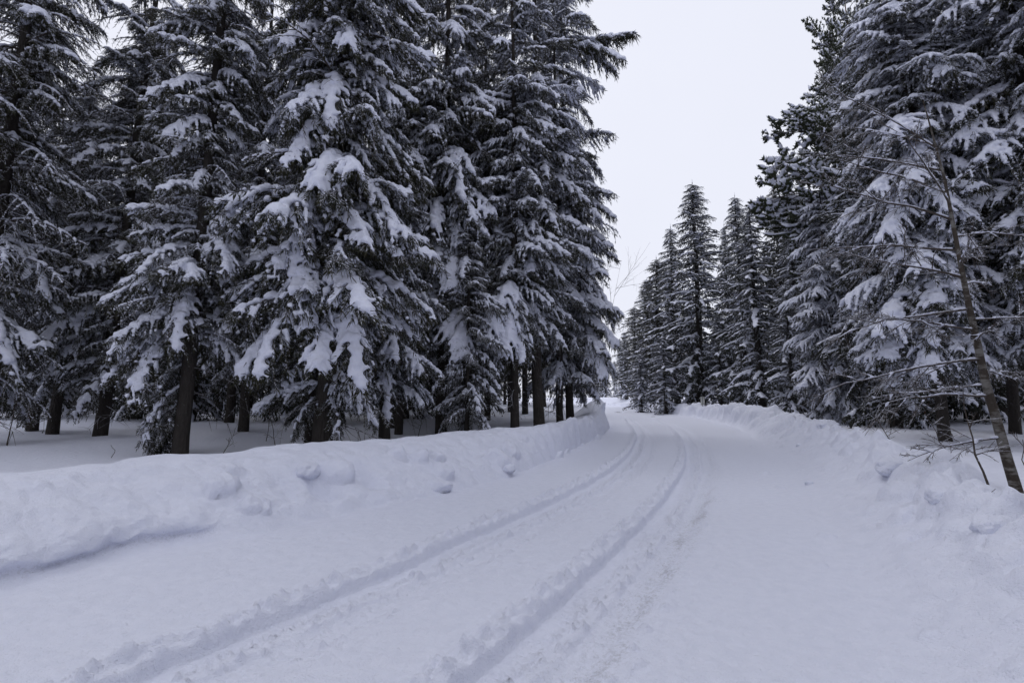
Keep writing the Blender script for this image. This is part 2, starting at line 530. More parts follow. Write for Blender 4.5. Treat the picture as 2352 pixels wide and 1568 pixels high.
def bark(name, c1, c2, fleck, scale=9.0, pale=None):
    m, t, b = nmat(name)
    b.inputs['Roughness'].default_value = .9
    b.inputs['Specular IOR Level'].default_value = .1
    tc = N(t, 'ShaderNodeTexCoord')
    mp = N(t, 'ShaderNodeMapping')
    mp.inputs['Scale'].default_value = (1, 1, .35)
    t.links.new(tc.outputs['Object'], mp.inputs[0])
    vo = N(t, 'ShaderNodeTexVoronoi', Scale=scale * 2.2)
    t.links.new(mp.outputs[0], vo.inputs['Vector'])
    n1 = N(t, 'ShaderNodeTexNoise', Scale=scale, Detail=5.0, Roughness=.7)
    t.links.new(mp.outputs[0], n1.inputs['Vector'])
    base = N(t, 'ShaderNodeMixRGB')
    base.inputs[1].default_value = (*c1, 1)
    base.inputs[2].default_value = (*c2, 1)
    t.links.new(n1.outputs[0], base.inputs[0])
    last = base.outputs[0]
    if pale:
        n4 = N(t, 'ShaderNodeTexNoise', Scale=3.0, Detail=4.0, Roughness=.65)
        mp2 = N(t, 'ShaderNodeMapping')
        mp2.inputs['Scale'].default_value = (1, 1, 2.6)
        t.links.new(tc.outputs['Object'], mp2.inputs[0])
        t.links.new(mp2.outputs[0], n4.inputs['Vector'])
        r4 = N(t, 'ShaderNodeMapRange')
        r4.inputs['From Min'].default_value = .47
        r4.inputs['From Max'].default_value = .58
        t.links.new(n4.outputs[0], r4.inputs['Value'])
        p4 = N(t, 'ShaderNodeMixRGB')
        p4.inputs[2].default_value = (*pale, 1)
        t.links.new(r4.outputs[0], p4.inputs[0])
        t.links.new(last, p4.inputs[1])
        last = p4.outputs[0]
    n2 = N(t, 'ShaderNodeTexNoise', Scale=10.0, Detail=6.0, Roughness=.75)
    t.links.new(tc.outputs['Object'], n2.inputs['Vector'])
    mr_ = N(t, 'ShaderNodeMapRange')
    mr_.inputs['From Min'].default_value = fleck
    mr_.inputs['From Max'].default_value = fleck + .10
    mr_.inputs['To Max'].default_value = .7
    t.links.new(n2.outputs[0], mr_.inputs['Value'])
    mx_ = N(t, 'ShaderNodeMixRGB')
    mx_.inputs[2].default_value = (.7, .72, .8, 1)
    t.links.new(mr_.outputs[0], mx_.inputs[0])
    t.links.new(last, mx_.inputs[1])
    t.links.new(mx_.outputs[0], b.inputs['Base Color'])
    bp = N(t, 'ShaderNodeBump', Strength=1.0, Distance=.03)
    t.links.new(vo.outputs['Distance'], bp.inputs['Height'])
    t.links.new(bp.outputs[0], b.inputs['Normal'])
    return m


M_BARK = bark('spruce_bark', (.026, .023, .021), (.070, .062, .056), .645)
M_PBARK = bark('pine_bark', (.10, .055, .035), (.19, .10, .065), .66)
M_BIRCH = bark('birch_bark', (.035, .028, .024), (.09, .075, .06), .66, 7.0, pale=(.19, .18, .165))

# ------------------------------------------------------------------ ground
def grid_faces(nr, nc):
    i = np.arange(nr * nc).reshape(nr, nc)
    return np.stack([i[:-1, :-1], i[:-1, 1:], i[1:, 1:], i[1:, :-1]], -1).reshape(-1, 4)


rows = [-7.0]
while rows[-1] < 108:
    c0 = c_at(np.array([rows[-1]]))[0]
    dd = math.hypot(*c0)
    rows.append(rows[-1] + max(.016 if rows[-1] > .5 else .06, .0060 * dd))
rows = np.array(rows)


def cols(parts):
    out = []
    for a, b, stp in parts:
        out.append(np.linspace(a, b, max(2, int(round((b - a) / stp))), endpoint=False))
    return np.concatenate(out)


# fractional columns: every row maps its own foot, track and crest lines on to the same columns
nrw = len(rows)
fLr, cLr, fRr, cRr, tLr, tRr = fl(rows), cl(rows), fr(rows), cr(rows), tl(rows), tr(rows)


def span(a, b, n, end=False):
    w = np.linspace(0, 1, n, endpoint=end)[None]
    return a[:, None] * (1 - w) + b[:, None] * w


road_t = np.concatenate([span(fLr + .12, tLr - .4, 34), span(tLr - .4, tLr + .85, 80), span(tLr + .85, tRr - .4, 12),
                         span(tRr - .4, tRr + 1.05, 90), span(tRr + 1.05, fRr - .05, 34, True)], 1)
left_t = np.concatenate([span(cLr - 2.3, cLr - .3, 24), span(cLr - .3, cLr + (fLr - cLr) * .62, 32), span(cLr + (fLr - cLr) * .62, fLr + .12, 48, True)], 1)
right_t = np.concatenate([span(fRr - .05, cRr + .5, 70), span(cRr + .5, cRr + 2.2, 18, True)], 1)


def strip(name, tt, mat, edge=None, **pr):
    s = np.repeat(rows[:, None], tt.shape[1], 1)
    P, D, Fz = strip_pos(s, tt)
    if edge is not None:
        j = np.arange(tt.shape[1])
        k_ = (j if edge == 0 else tt.shape[1] - 1 - j)
        P[..., 2] -= .02 * (1 - sst(0, 4, k_))[None]
    me = mesh_np(name, P.reshape(-1, 3), grid_faces(*tt.shape), [mat], attr={'dirt_shade': D})
    return link(name, me, **pr)


strip('snow_road', road_t, M_GROUND, kind='structure', label='snow-covered road with two packed wheel tracks curving left')
strip('snow_bank', left_t, M_BANK, edge=0, kind='structure', label='ploughed snow bank along the left edge of the road')
strip('snow_bank', right_t, M_BANK, edge=1, kind='structure', label='lumpy ploughed snow bank along the right edge of the road')

g = np.sinh(np.linspace(-1, 1, 320) * 4.3) / math.sinh(4.3)
gx, gy = np.meshgrid(g * 420, g * 420 + 9, indexing='xy')
st = to_st(np.stack([gx.ravel(), gy.ravel()], 1))
s_, t_ = st[:, 0], st[:, 1]
lo, hi = cl(s_) - 2.3, cr(s_) + 2.2
ins = sst(.0, .5, np.minimum(t_ - lo, hi - t_)) * (s_ > -6.8) * (s_ < 107.5)
gz = floor_z(gx.ravel(), gy.ravel()) - 1.0 * ins
outc = (s_ <= -6.8) | (s_ >= 107.5)
corr = outc * sst(.0, 1.5, np.minimum(t_ - lo, hi - t_))
gz = gz * (1 - corr)
GB = np.stack([gx.ravel(), gy.ravel(), gz], 1)
link('forest_floor', mesh_np('forest_floor', GB, grid_faces(320, 320), [M_GROUND]), kind='structure', label='smooth deep snow covering the forest floor')


def fz(x, y):
    """height of whatever snow surface is on top at x, y"""
    a = to_st([(x, y)])[0]
    F0 = float(floor_z(x, y))
    if cl(a[0]) - 2.3 < a[1] < cr(a[0]) + 2.2 and -7 < a[0] < 107:
        p, _, _ = strip_pos(np.array([a[0]]), np.array([a[1]]))
        return float(p[0, 2])
    return F0


# ------------------------------------------------------------------ small geometry builders
class Geo:
    def __init__(self):
        self.V, self.F, self.M, self.n = [], [], [], 0

    def add(self, V, F, m=0):
        self.V.append(V)
        self.F.append(F + self.n)
        self.M.append(np.full(len(F), m, int))
        self.n += len(V)

    def arr(self):
        return np.concatenate(self.V), np.concatenate(self.F), np.concatenate(self.M)


def norm(a):
    return a / np.maximum(1e-9, np.linalg.norm(a, axis=-1, keepdims=True))


def tube(g, pts, rad, n=5, m=0):
    pts = np.asarray(pts, float)
    rad = np.asarray(rad, float)
    T = norm(np.gradient(pts, axis=0))
    ref = np.where(np.abs(T[:, 2:3]) > .9, [[1., 0, 0]], [[0, 0, 1.]])
    A = norm(np.cross(T, ref))
    B = np.cross(T, A)
    an = np.arange(n) * 2 * math.pi / n
    V = pts[:, None] + rad[:, None, None] * (np.cos(an)[None, :, None] * A[:, None] + np.sin(an)[None, :, None] * B[:, None])
    k_ = len(pts)
    i = np.arange(k_ * n).reshape(k_, n)
    j = np.roll(i, -1, 1)
    q = np.stack([i[:-1], i[1:], j[1:], j[:-1]], -1).reshape(-1, 4)
    tri = np.concatenate([q[:, [0, 1, 2]], q[:, [0, 2, 3]]])
    g.add(V.reshape(-1, 3), tri, m)


def spindles(g, P, D, Ln, Rd, m=0, cone=False):
    """many thin needle-clad twiglets: 3-sided, pointed at both ends"""
    P, D = np.asarray(P), norm(np.asarray(D))
    n = len(P)
    if n == 0:
        return
    ref = rng.normal(size=(n, 3))
    A = norm(np.cross(D, ref))
    B = np.cross(D, A)
    if cone:
        V = np.zeros((n, 4, 3))
        for k_ in range(3):
            a = k_ * 2 * math.pi / 3
            V[:, k_] = P + Rd[:, None] * (math.cos(a) * A + math.sin(a) * B)
        V[:, 3] = P + D * Ln[:, None]
        f = np.array([[3, 0, 1], [3, 1, 2], [3, 2, 0]])
        F_ = (np.arange(n) * 4)[:, None, None] + f[None]
        g.add(V.reshape(-1, 3), F_.reshape(-1, 3), m)
        return
    V = np.zeros((n, 5, 3))
    V[:, 0] = P
    for k_ in range(3):
        a = k_ * 2 * math.pi / 3
        V[:, 1 + k_] = P + D * (Ln * .38)[:, None] + Rd[:, None] * (math.cos(a) * A + math.sin(a) * B)
    V[:, 4] = P + D * Ln[:, None]
    f = np.array([[0, 2, 1], [0, 3, 2], [0, 1, 3], [4, 1, 2], [4, 2, 3], [4, 3, 1]])
    F_ = (np.arange(n) * 5)[:, None, None] + f[None]
    g.add(V.reshape(-1, 3), F_.reshape(-1, 3), m)


def ico(sub):
    import bmesh
    b = bmesh.new()
    bmesh.ops.create_icosphere(b, subdivisions=sub, radius=1)
    V = np.array([v.co[:] for v in b.verts])
    F_ = np.array([[v.index for v in f.verts] for f in b.faces])
    b.free()
    return V, F_


ICO1, ICO2 = ico(1), ico(2)


def remesh(cent, rad, voxel, squash=.62, smooth=1):
    """snow load: squashed lumps melted together into one skin"""
    V0, F0 = ICO2 if len(cent) < 260 else ICO1
    rad = rad * np.random.default_rng(len(cent)).uniform(.80, 1.22, len(cent))
    n = len(cent)
    V = cent[:, None] + V0[None] * (rad[:, None, None] * np.array([1, 1, squash]))
    F_ = (np.arange(n) * len(V0))[:, None, None] + F0[None]
    me = mesh_np('tmp', V.reshape(-1, 3), F_.reshape(-1, 3), [])
    o = bpy.data.objects.new('tmp', me)
    COL.objects.link(o)
    r = o.modifiers.new('r', 'REMESH')
    r.mode = 'VOXEL'
    r.voxel_size = voxel
    s2 = o.modifiers.new('s', 'SMOOTH')
    s2.iterations = smooth
    s2.factor = .5
    dg = bpy.context.evaluated_depsgraph_get()
    ev = o.evaluated_get(dg).to_mesh()
    nv, npoly = len(ev.vertices), len(ev.polygons)
    V = np.zeros(nv * 3, np.float32)
    ev.vertices.foreach_get('co', V)
    ev.calc_loop_triangles()
    F_ = np.zeros(len(ev.loop_triangles) * 3, np.int32)
    ev.loop_triangles.foreach_get('vertices', F_)
    bpy.data.objects.remove(o)
    bpy.data.meshes.remove(me)
    return V.reshape(-1, 3).astype(float), F_.reshape(-1, 3)


def spruce_branch(L_=2.0, Wd=.75, droop=.55, up=.05, load=.7, dens=1.0, hang=1.0, bare=.12, seed=0, fat=1.0, nside=26, sz=1.0, pf=1.0):
    """one spruce bough growing along +X. returns foliage Geo and snow lumps"""
    global rng
    rng = np.random.default_rng(seed)
    g = Geo()
    n = 14
    s = np.linspace(0, 1, n)
    yk = rng.normal() * .12
    ax = np.stack([L_ * (s * .96 - .10 * droop * s ** 3), L_ * yk * s * s + .03 * np.sin(s * 7 + seed), L_ * (up * s - droop * s ** 2.1 + .10 * droop * s ** 6)], 1)
    tube(g, ax if fat < 2 else ax[::3], (.022 * (1 - s) ** .8 + .005)[::1 if fat < 2 else 3], 5 if fat < 2 else 3, 1)

    def axp(u):
        return np.stack([np.interp(u, s, ax[:, j]) for j in range(3)], -1)
    sp_, sr_ = [], []
    TP, TD, TL, TR_ = [], [], [], []
    patch = lambda p: noise3(p[..., 0] * 2.4 * pf, p[..., 1] * 2.8 * pf, seed * 3.1 + .5) + .22 * (p[..., 0] / L_ - .45)
    thr = .50 - load
    # lumps along the main axis
    for u in np.arange(bare + .06, 1.0, .028 if load > .5 else .04):
        p = axp(u)
        v = patch(p)
        if v > thr or rng.random() < .25 * load:
            rr = sz * (.050 + .055 * load) * math.sin(math.pi * min(1, .12 + u * .86)) ** .6 * (1 + .35 * rng.normal() * .6)
            sp_.append(p + [0, rng.normal() * .012, .035 + rr * .25])
            sr_.append(max(.018, rr))
    sides = np.linspace(bare, .985, nside) + rng.normal(size=nside) * .008
    for k_, u in enumerate(sides):
        sg = 1 if k_ % 2 else -1
        p0 = axp(u)
        sh = (math.sin(math.pi * min(1, (u * .9 + .08)) ** .8) ** .75) * .92 + .10
        ln = Wd * sh * (.75 + .5 * rng.random())
        an = R(rng.uniform(38, 66)) * (1 - .35 * u)
        m = 7
        w = np.linspace(0, 1, m)
        sag = rng.uniform(.30, 1.0) * (.6 + droop)
        tdir = axp(min(1, u + .04)) - axp(max(0, u - .04))
        tdir /= np.linalg.norm(tdir)
        fwd = tdir * math.cos(an)
        lat = np.array([0, sg * math.sin(an), 0])
        q = p0 + (fwd + lat) * (ln * w)[:, None] * 1.0
        q[:, 2] += ln * (rng.normal() * .16 * w - sag * w ** 1.8)
        if fat < 2:
            tube(g, q, .008 * (1 - w) + .0035, 3, 1)
        # side twig needles
        nt_ = max(3, int(ln / .042 * dens))
        uu = rng.uniform(.05, 1, nt_)
        pp = np.stack([np.interp(uu, w, q[:, j]) for j in range(3)], 1)
        dv = np.stack([rng.normal(size=nt_) * .32 + .25 * tdir[0], rng.normal(size=nt_) * .32 + sg * .18, -np.abs(rng.normal(size=nt_)) * .5 - .55 * hang], 1)
        TP.append(pp)
        TD.append(dv)
        TL.append(rng.uniform(.08, .30, nt_) * (.7 + .5 * hang) * (1 - .3 * uu))
        TR_.append(rng.uniform(.0075, .014, nt_) * fat)
        # twiglets in the plane, pointing forward/outward: the spiky fringe
        nf = max(2, int(ln / .055 * dens))
        uu = rng.uniform(.1, 1, nf)
        pp = np.stack([np.interp(uu, w, q[:, j]) for j in range(3)], 1)
        dv = (fwd + lat)[None] + rng.normal(size=(nf, 3)) * .45
        dv[:, 2] -= .45
        TP.append(pp)
        TD.append(dv)
        TL.append(rng.uniform(.07, .16, nf))
        TR_.append(rng.uniform(.007, .012, nf) * fat)
        mid_load = load * (1.1 - .25 * rng.random())
        ns = max(2, int(ln / .036))
        for e in range(ns):
            uu_ = (e + .5) / ns
            p = np.array([np.interp(uu_, w, q[:, j]) for j in range(3)])
            v = patch(p)
            if v > thr + .12 * uu_ or rng.random() < .10 * load:
                rr = sz * (.036 + .040 * mid_load) * (1 - .55 * uu_ ** 1.5) * (1 + .22 * rng.normal())
                sp_.append(p + [0, 0, .018 + rr * .2])
                sr_.append(max(.016, rr))
    # needles under the main axis
    na = int(60 * dens)
    uu = rng.uniform(bare, 1, na)
    pp = axp(uu)
    TP.append(pp)
    TD.append(np.stack([rng.normal(size=na) * .4 + .2, rng.normal(size=na) * .5, -np.abs(rng.normal(size=na)) * .5 - .4], 1))
    TL.append(rng.uniform(.08, .22, na))
    TR_.append(rng.uniform(.007, .013, na) * fat)
    spindles(g, np.concatenate(TP), np.concatenate(TD), np.concatenate(TL), np.concatenate(TR_), 0, fat > 1.2)
    return g, np.array(sp_).reshape(-1, 3), np.array(sr_)


def pine_branch(L_=2.4, load=.6, seed=0, dens=1.0, fat=1.0):
    global rng
    rng = np.random.default_rng(seed)
    g = Geo()
    sp_, sr_ = [], []
    TP, TD, TL, TR_ = [], [], [], []

    def tuft(p, dr, r):
        n = int(26 * dens)
        dv = norm(rng.normal(size=(n, 3)) + np.asarray(dr) * .9 + [0, 0, .25])
        TP.append(np.repeat(np.asarray(p)[None], n, 0))
        TD.append(dv)
        TL.append(rng.uniform(.6, 1.1, n) * r)
        TR_.append(rng.uniform(.010, .016, n) * fat)
        if noise3(p[0] * 1.3, p[1] * 1.3, seed * 2.7) > .32 - load * .9:
            for _ in range(3):
                rr = r * rng.uniform(.38, .62)
                sp_.append(np.asarray(p) + [rng.normal() * r * .28, rng.normal() * r * .28, r * .42])
                sr_.append(rr)

    def grow(p, dr, ln, rad, lvl):
        m = 6
        w = np.linspace(0, 1, m)
        b = rng.normal(size=3) * .12
        q = p + np.asarray(dr)[None] * (ln * w)[:, None] + b[None] * (ln * w * w)[:, None]
        q[:, 2] += ln * (.13 if lvl else .02) * w ** 2
        tube(g, q, rad * (1 - .75 * w), 4 if lvl else 5, 1)
        if lvl < 2:
            ns = 8 if lvl == 0 else 5
            for k_ in range(ns):
                u = .28 + .70 * (k_ + rng.random() * .6) / ns
                pp = np.array([np.interp(u, w, q[:, j]) for j in range(3)])
                sg = 1 if k_ % 2 else -1
                a = R(rng.uniform(30, 65)) * sg
                c_, s__ = math.cos(a), math.sin(a)
                d2 = np.array([dr[0] * c_ - dr[1] * s__, dr[0] * s__ + dr[1] * c_, dr[2] + rng.normal() * .18 + .05])
                grow(pp, d2 / np.linalg.norm(d2), ln * (.46 if lvl == 0 else .5) * (1.15 - .5 * u) * rng.uniform(.7, 1.2), rad * .45, lvl + 1)
        if lvl >= 1:
            for u in np.arange(.45 if lvl == 1 else .3, 1.01, .26):
                pp = np.array([np.interp(u, w, q[:, j]) for j in range(3)])
                tuft(pp, dr, rng.uniform(.10, .15))
    grow(np.zeros(3), np.array([1., 0, -.02]), L_, .035, 0)
    spindles(g, np.concatenate(TP), np.concatenate(TD), np.concatenate(TL), np.concatenate(TR_), 0, fat > 1.2)
    # snow lying along the limbs
    return g, np.array(sp_).reshape(-1, 3), np.array(sr_)


def proto(fn, voxel, squash, needle, **kw):
    g, c, r = fn(**kw)
    V, F_, M = g.arr()
    SV, SF = remesh(c, r, voxel, squash)
    return dict(V=V, F=F_, M=M, SV=SV, SF=SF)


def proto_mesh(p, needle):
    p['fol'] = mesh_np('branch', p['V'], p['F'], [needle, M_TWIG], True, p['M'])
    p['sno'] = mesh_np('snow_load', p['SV'], p['SF'], [M_LOAD])
    return p


# fine boughs for the trees close to the road
HEAVY = [proto_mesh(proto(spruce_branch, .029, .78, 0, L_=2.0, Wd=w_, droop=dr_, load=ld, seed=100 + i, dens=1.8, nside=28, pf=pf_, sz=1.05), M_NEEDLE)
         for i, (w_, dr_, ld, pf_) in enumerate([(.74, .62, .88, 1.2), (.56, .50, .64, 2.3), (.60, .70, .61, 2.6), (.48, .42, .66, 2.3), (.50, .80, .62, 2.3), (.62, .56, .60, 2.8)])]
MEDI = [proto_mesh(proto(spruce_branch, .026, .78, 0, L_=2.0, Wd=w_, droop=dr_, load=ld, seed=120 + i, dens=1.8, pf=2.3, sz=1.0), M_NEEDLE)
        for i, (w_, dr_, ld) in enumerate([(.58, .52, .62), (.52, .42, .58), (.60, .62, .56), (.46, .48, .60), (.48, .75, .56)])]
LIGHT = [proto_mesh(proto(spruce_branch, .024, .75, 0, L_=2.0, Wd=w_, droop=dr_, load=ld, seed=140 + i, dens=1.8, pf=2.6, sz=.8), M_NEEDLE)
         for i, (w_, dr_, ld) in enumerate([(.56, .40, .44), (.50, .55, .38), (.60, .48, .48)])]
FROST = [proto_mesh(proto(spruce_branch, .021, .75, 0, L_=2.0, Wd=w_, droop=dr_, load=ld, seed=220 + i, dens=1.5, nside=19, sz=sz_, pf=1.7), M_NEEDLE_R)
         for i, (w_, dr_, ld, sz_) in enumerate([(.80, .50, .95, .84), (.65, .62, .9, .88), (.72, .42, .94, .76), (.55, .55, .86, .94)])]
LINED = [proto_mesh(proto(spruce_branch, .017, .8, 0, L_=2.0, Wd=w_, droop=dr_, load=.9, seed=240 + i, dens=.6, nside=12, sz=sz_, pf=1.3, hang=.7), M_NEEDLE)
         for i, (w_, dr_, sz_) in enumerate([(.60, .55, .36), (.50, .70, .32), (.65, .45, .40)])]
FLAT = [proto_mesh(proto(spruce_branch, .020, .7, 0, L_=2.0, Wd=.34, droop=.12, load=.75, seed=261, dens=2.0, nside=30, sz=.8, pf=1.4, hang=1.0, bare=.30), M_NEEDLE)]
# coarser boughs merged into whole crowns for trees further off
LOD = [proto(spruce_branch, .080, .62, 0, L_=2.0, Wd=w_, droop=dr_, load=ld, seed=160 + i, dens=.50, fat=3.6, nside=14, sz=.92, pf=1.5, bare=.05)
       for i, (w_, dr_, ld) in enumerate([(.80, .55, .92), (.70, .42, .80), (.85, .5, .66), (.7, .35, .48)])]
PINE = [proto(pine_branch, .07, .7, 0, load=ld, seed=180 + i, dens=.28, fat=2.7) for i, ld in enumerate([.8, .45, .1])]


def rot(az, pitch, roll):
    return np.array((Euler((roll, -pitch, az), 'XYZ').to_matrix()))


def trunk_geo(h, r, lean=(0, 0), bend=.0, seed=0, n=12, sides=10, flare=.35, z0=-.5):
    g = Geo()
    rr = np.random.default_rng(seed)
    w = np.linspace(0, 1, n) ** 1.3
    z = z0 + (h - z0) * w
    wob = np.cumsum(rr.normal(size=(n, 2)) * .015 * h / n, 0)
    x = lean[0] * z / h + bend * np.sin(w * math.pi) + wob[:, 0]
    y = lean[1] * z / h + wob[:, 1]
    rad = r * (1 - w) ** .85 + .012 + r * flare * .5 * np.exp(-np.maximum(0, z) / .35)
    P = np.stack([x, y, z], 1)
    tube(g, P, rad, sides)
    return g, P


def at_trunk(P, z):
    return np.array([np.interp(z, P[:, 2], P[:, 0]), np.interp(z, P[:, 2], P[:, 1]), z])


TREES = []


def root_empty(name, x, y, z, label, cat, group=None, rz=0):
    o = bpy.data.objects.new(name, None)
    o.empty_display_size = .3
    COL.objects.link(o)
    o.location = (x, y, z)
    o.rotation_euler = (0, 0, rz)
    o['label'] = label
    o['category'] = cat
    if group:
        o['group'] = group
    return o


def put_x(px, Y, z=.4):
    """world x of a thing standing at depth Y that is seen at column px"""
    d_ = Y * math.cos(PITCH) + (z - CAM_H) * math.sin(PITCH)
    return (px - CX) / F_PX * d_


def top_z(py, Y):
    v = (CY - py) / F_PX
    return CAM_H + Y * (v * math.cos(PITCH) + math.sin(PITCH)) / (math.cos(PITCH) - v * math.sin(PITCH))


def dead_twigs(P, h, z0, rtr, rr, n, ln, sagk=.35):
    g = Geo()
    for _ in range(n):
        z = rr.uniform(z0, h * .85)
        az = rr.uniform(0, 2 * math.pi)
        l_ = ln * rr.uniform(.35, 1) * (1 - .6 * z / h)
        w = np.linspace(0, 1, 5)
        p0 = at_trunk(P, z)
        dv = np.array([math.cos(az), math.sin(az), 0])
        q = p0 + dv * (l_ * w)[:, None] + rr.normal(size=(5, 3)) * .03 * l_ * w[:, None]
        q[:, 2] -= l_ * sagk * w ** 1.6
        tube(g, q, .012 * (1 - w) + .0035, 3)
        for _ in range(int(5 * l_) + 1):
            u = rr.uniform(.25, 1)
            p1 = np.array([np.interp(u, w, q[:, j]) for j in range(3)])
            d2 = norm(dv * .7 + rr.normal(size=3) * .6 + [0, 0, -.35])
            ww = np.linspace(0, 1, 3)
            l2 = rr.uniform(.12, .45) * l_
            q2 = p1 + d2 * (l2 * ww)[:, None]
            q2[:, 2] -= l2 * .25 * ww ** 2
            tube(g, q2, .005 * (1 - ww) + .0022, 3)
    return g


def near_spruce(x, y, label, h=15, r=2.3, tr_=.2, z0=1.0, lean=(0, 0), seed=0, mix=(.4, .4, .2), step=.115, boughs=(), low=1.0, zmax=None,
                scale=1.0, name='spruce_tree', skip=None, group=None, upper_light=.15, pw=.32):
    rr = np.random.default_rng(seed)
    z = fz(x, y)
    root = root_empty(name, x, y, z, label, 'tree', group)
    g, P = trunk_geo(h, tr_ * .9, lean, 0, seed)
    V, F_, _ = g.arr()
    link('trunk', mesh_np('trunk', V, F_, [M_BARK]), root)
    gd = dead_twigs(P, h, .5, tr_, rr, int(h * 2.6), r * .8)
    V, F_, _ = gd.arr()
    link('dead_twigs', mesh_np('dead_twigs', V, F_, [M_TWIG]), root, kind='stuff')

    def bough(zb, az, ln, pitch, kind, roll=0.0):
        lst = (HEAVY, MEDI, LIGHT, FROST, LINED, FLAT)[kind]
        p = lst[0] if ln > 2.75 and kind == 0 and pitch < -.25 else lst[rr.integers(1 if kind == 0 and ln > 1.6 else 0, len(lst))]
        b = link('branch', p['fol'], root)
        b.location = at_trunk(P, zb)
        b.rotation_euler = Euler((roll, -pitch, az), 'XYZ')
        k_ = ln / 2.0
        b.scale = (k_, k_ * rr.uniform(.85, 1.2) * (1 if k_ > .6 else 1.25), k_ if k_ > .6 else k_ * 1.1)
        link('snow_load', p['sno'], b, kind='stuff')
    zz = z0
    az = rr.uniform(0, 6.28)
    zm = zmax or h
    while zz < zm - .3:
        f = (zz - z0) / (h - z0)
        az += 2.4 + rr.normal() * .35
        prof = (1 - f) ** pw * (.66 + .34 * min(1, (f + .02) / .2))
        ln = max(.35, r * prof * (rr.uniform(.78, 1.12) if rr.random() < .55 else rr.uniform(.38, .78)))
        pitch = R(-2 + 16 * f + rr.normal() * 10)
        mm = list(mix)
        mm[0] *= 1 - upper_light * f
        kind = rr.choice(len(mm), p=np.array(mm) / sum(mm))
        ok = True
        if skip is not None and skip(zz, az % (2 * math.pi)):
            ok = False
        if ok:
            bough(zz, az, ln, pitch, kind, rr.normal() * .12)
        zz += step * rr.uniform(.7, 1.3) * (.54 if zz < 13.5 else 1.5)
    for (zb, a_, ln, pt, kd) in boughs:
        bough(zb, R(a_), ln, R(pt), kd)
    TREES.append((x, y, r))
    return root


def merged_tree(h, r, tr_, z0, seed, mix, pine=False, needle=None, spacing=.17, zjit=1.0, power=.75, bottom=.75, dense=1.0):
    rr = np.random.default_rng(seed)
    gt, P = trunk_geo(h, tr_, (0, 0), 0, seed, n=10, sides=7)
    gf, gs = Geo(), Geo()
    zz = z0
    az = rr.uniform(0, 6)
    while zz < h - .15:
        f = (zz - z0) / (h - z0)
        az += 2.4 + rr.normal() * .4
        if pine:
            prof = (max(0, 1 - f ** 2.2)) ** .6 * (.75 + .25 * min(1, f / .25))
            p = PINE[rr.choice(3, p=mix[f > .6])]
            pitch = R(5 + 34 * f + rr.normal() * 9)
            L0 = 2.4
        else:
            prof = (1 - f) ** power * (bottom + (1 - bottom) * min(1, f / .15))
            p = LOD[rr.choice(4, p=mix[1] if f > .55 else mix[0])]
            pitch = R(-6 + 40 * f + rr.normal() * 12)
            L0 = 2.0
        ln = max(.22, r * prof * (rr.uniform(.75, 1.15) if rr.random() < .68 else rr.uniform(.35, .75)))
        k_ = ln / L0
        M_ = rot(az, pitch, rr.normal() * .12) * k_
        if k_ < .8 and not pine:
            e_ = (.85 / k_) ** (.78 - .35 * max(0, f - .6))
            M_ = M_ @ np.diag([1, e_, e_])
        t0 = at_trunk(P, zz)
        gf.add(p['V'] @ M_.T + t0, p['F'], 0)
        gf.M[-1] = p['M']
        gs.add(p['SV'] @ M_.T + t0, p['SF'], 0)
        zz += spacing * rr.uniform(.6, 1.4) * (1.35 if pine else .90 - .58 * f) / dense
    if not pine:
        spindles(gf, at_trunk(P, h - .25)[None], np.array([[0, 0, 1.]]), np.array([.7]), np.array([.03]), 0)
    gd = dead_twigs(P, h, .8, tr_, rr, int(h * 1.5), r * .7)
    V2, F2, _ = gd.arr()
    gf.add(V2, F2, 1)
    V, F_, M = gf.arr()
    nd = needle or (M_PINE if pine else M_NEEDLE_R)
    crown = mesh_np('crown', V, F_, [nd, M_TWIG], True, M)
    V, F_, _ = gs.arr()
    sn = mesh_np('snow_load', V, F_, [M_LOAD])
    V, F_, _ = gt.arr()
    tm = mesh_np('trunk', V, F_, [M_PBARK if pine else M_BARK])
    return dict(crown=crown, snow=sn, trunk=tm, h=h, r=r)


def plant(proto_, x, y, h, label, name='spruce_tree', group=None, rscale=1.0, rz=None, rad=None):
    z = fz(x, y)
    k_ = h / proto_['h']
    if rad:
        rscale = rad / (proto_['r'] * k_)
    rt = root_empty(name, x, y, z, label, 'tree', group, rz if rz is not None else random.uniform(0, 6.28))
    rt.scale = (k_ * rscale, k_ * rscale, k_)
    link('trunk', proto_['trunk'], rt)
    cr0 = link('crown', proto_['crown'], rt)
    link('snow_load', proto_['snow'], cr0, kind='stuff')
    TREES.append((x, y, proto_['r'] * k_ * rscale))
    return rt


random.seed(5)
A4 = np.array
mixH = (A4([.5, .3, .15, .05]), A4([.2, .35, .3, .15]))
mixM = (A4([.25, .35, .3, .1]), A4([.1, .25, .35, .3]))
mixL = (A4([.08, .27, .40, .25]), A4([.0, .1, .4, .5]))
MT = [merged_tree(16, 2.5, .20, 1.0, 11, mixH), merged_tree(20, 2.9, .23, .8, 13, mixM, power=.62, dense=1.15),
      merged_tree(17, 2.3, .18, 2.4, 14, mixL, needle=M_NEEDLE, power=.55), merged_tree(11, 2.1, .15, .3, 15, mixH, power=.6)]
mp_ = (A4([.75, .25, 0]), A4([.1, .35, .55]))
PT = [merged_tree(22, 4.6, .24, 3.2, 21, mp_, pine=True, spacing=.16)]

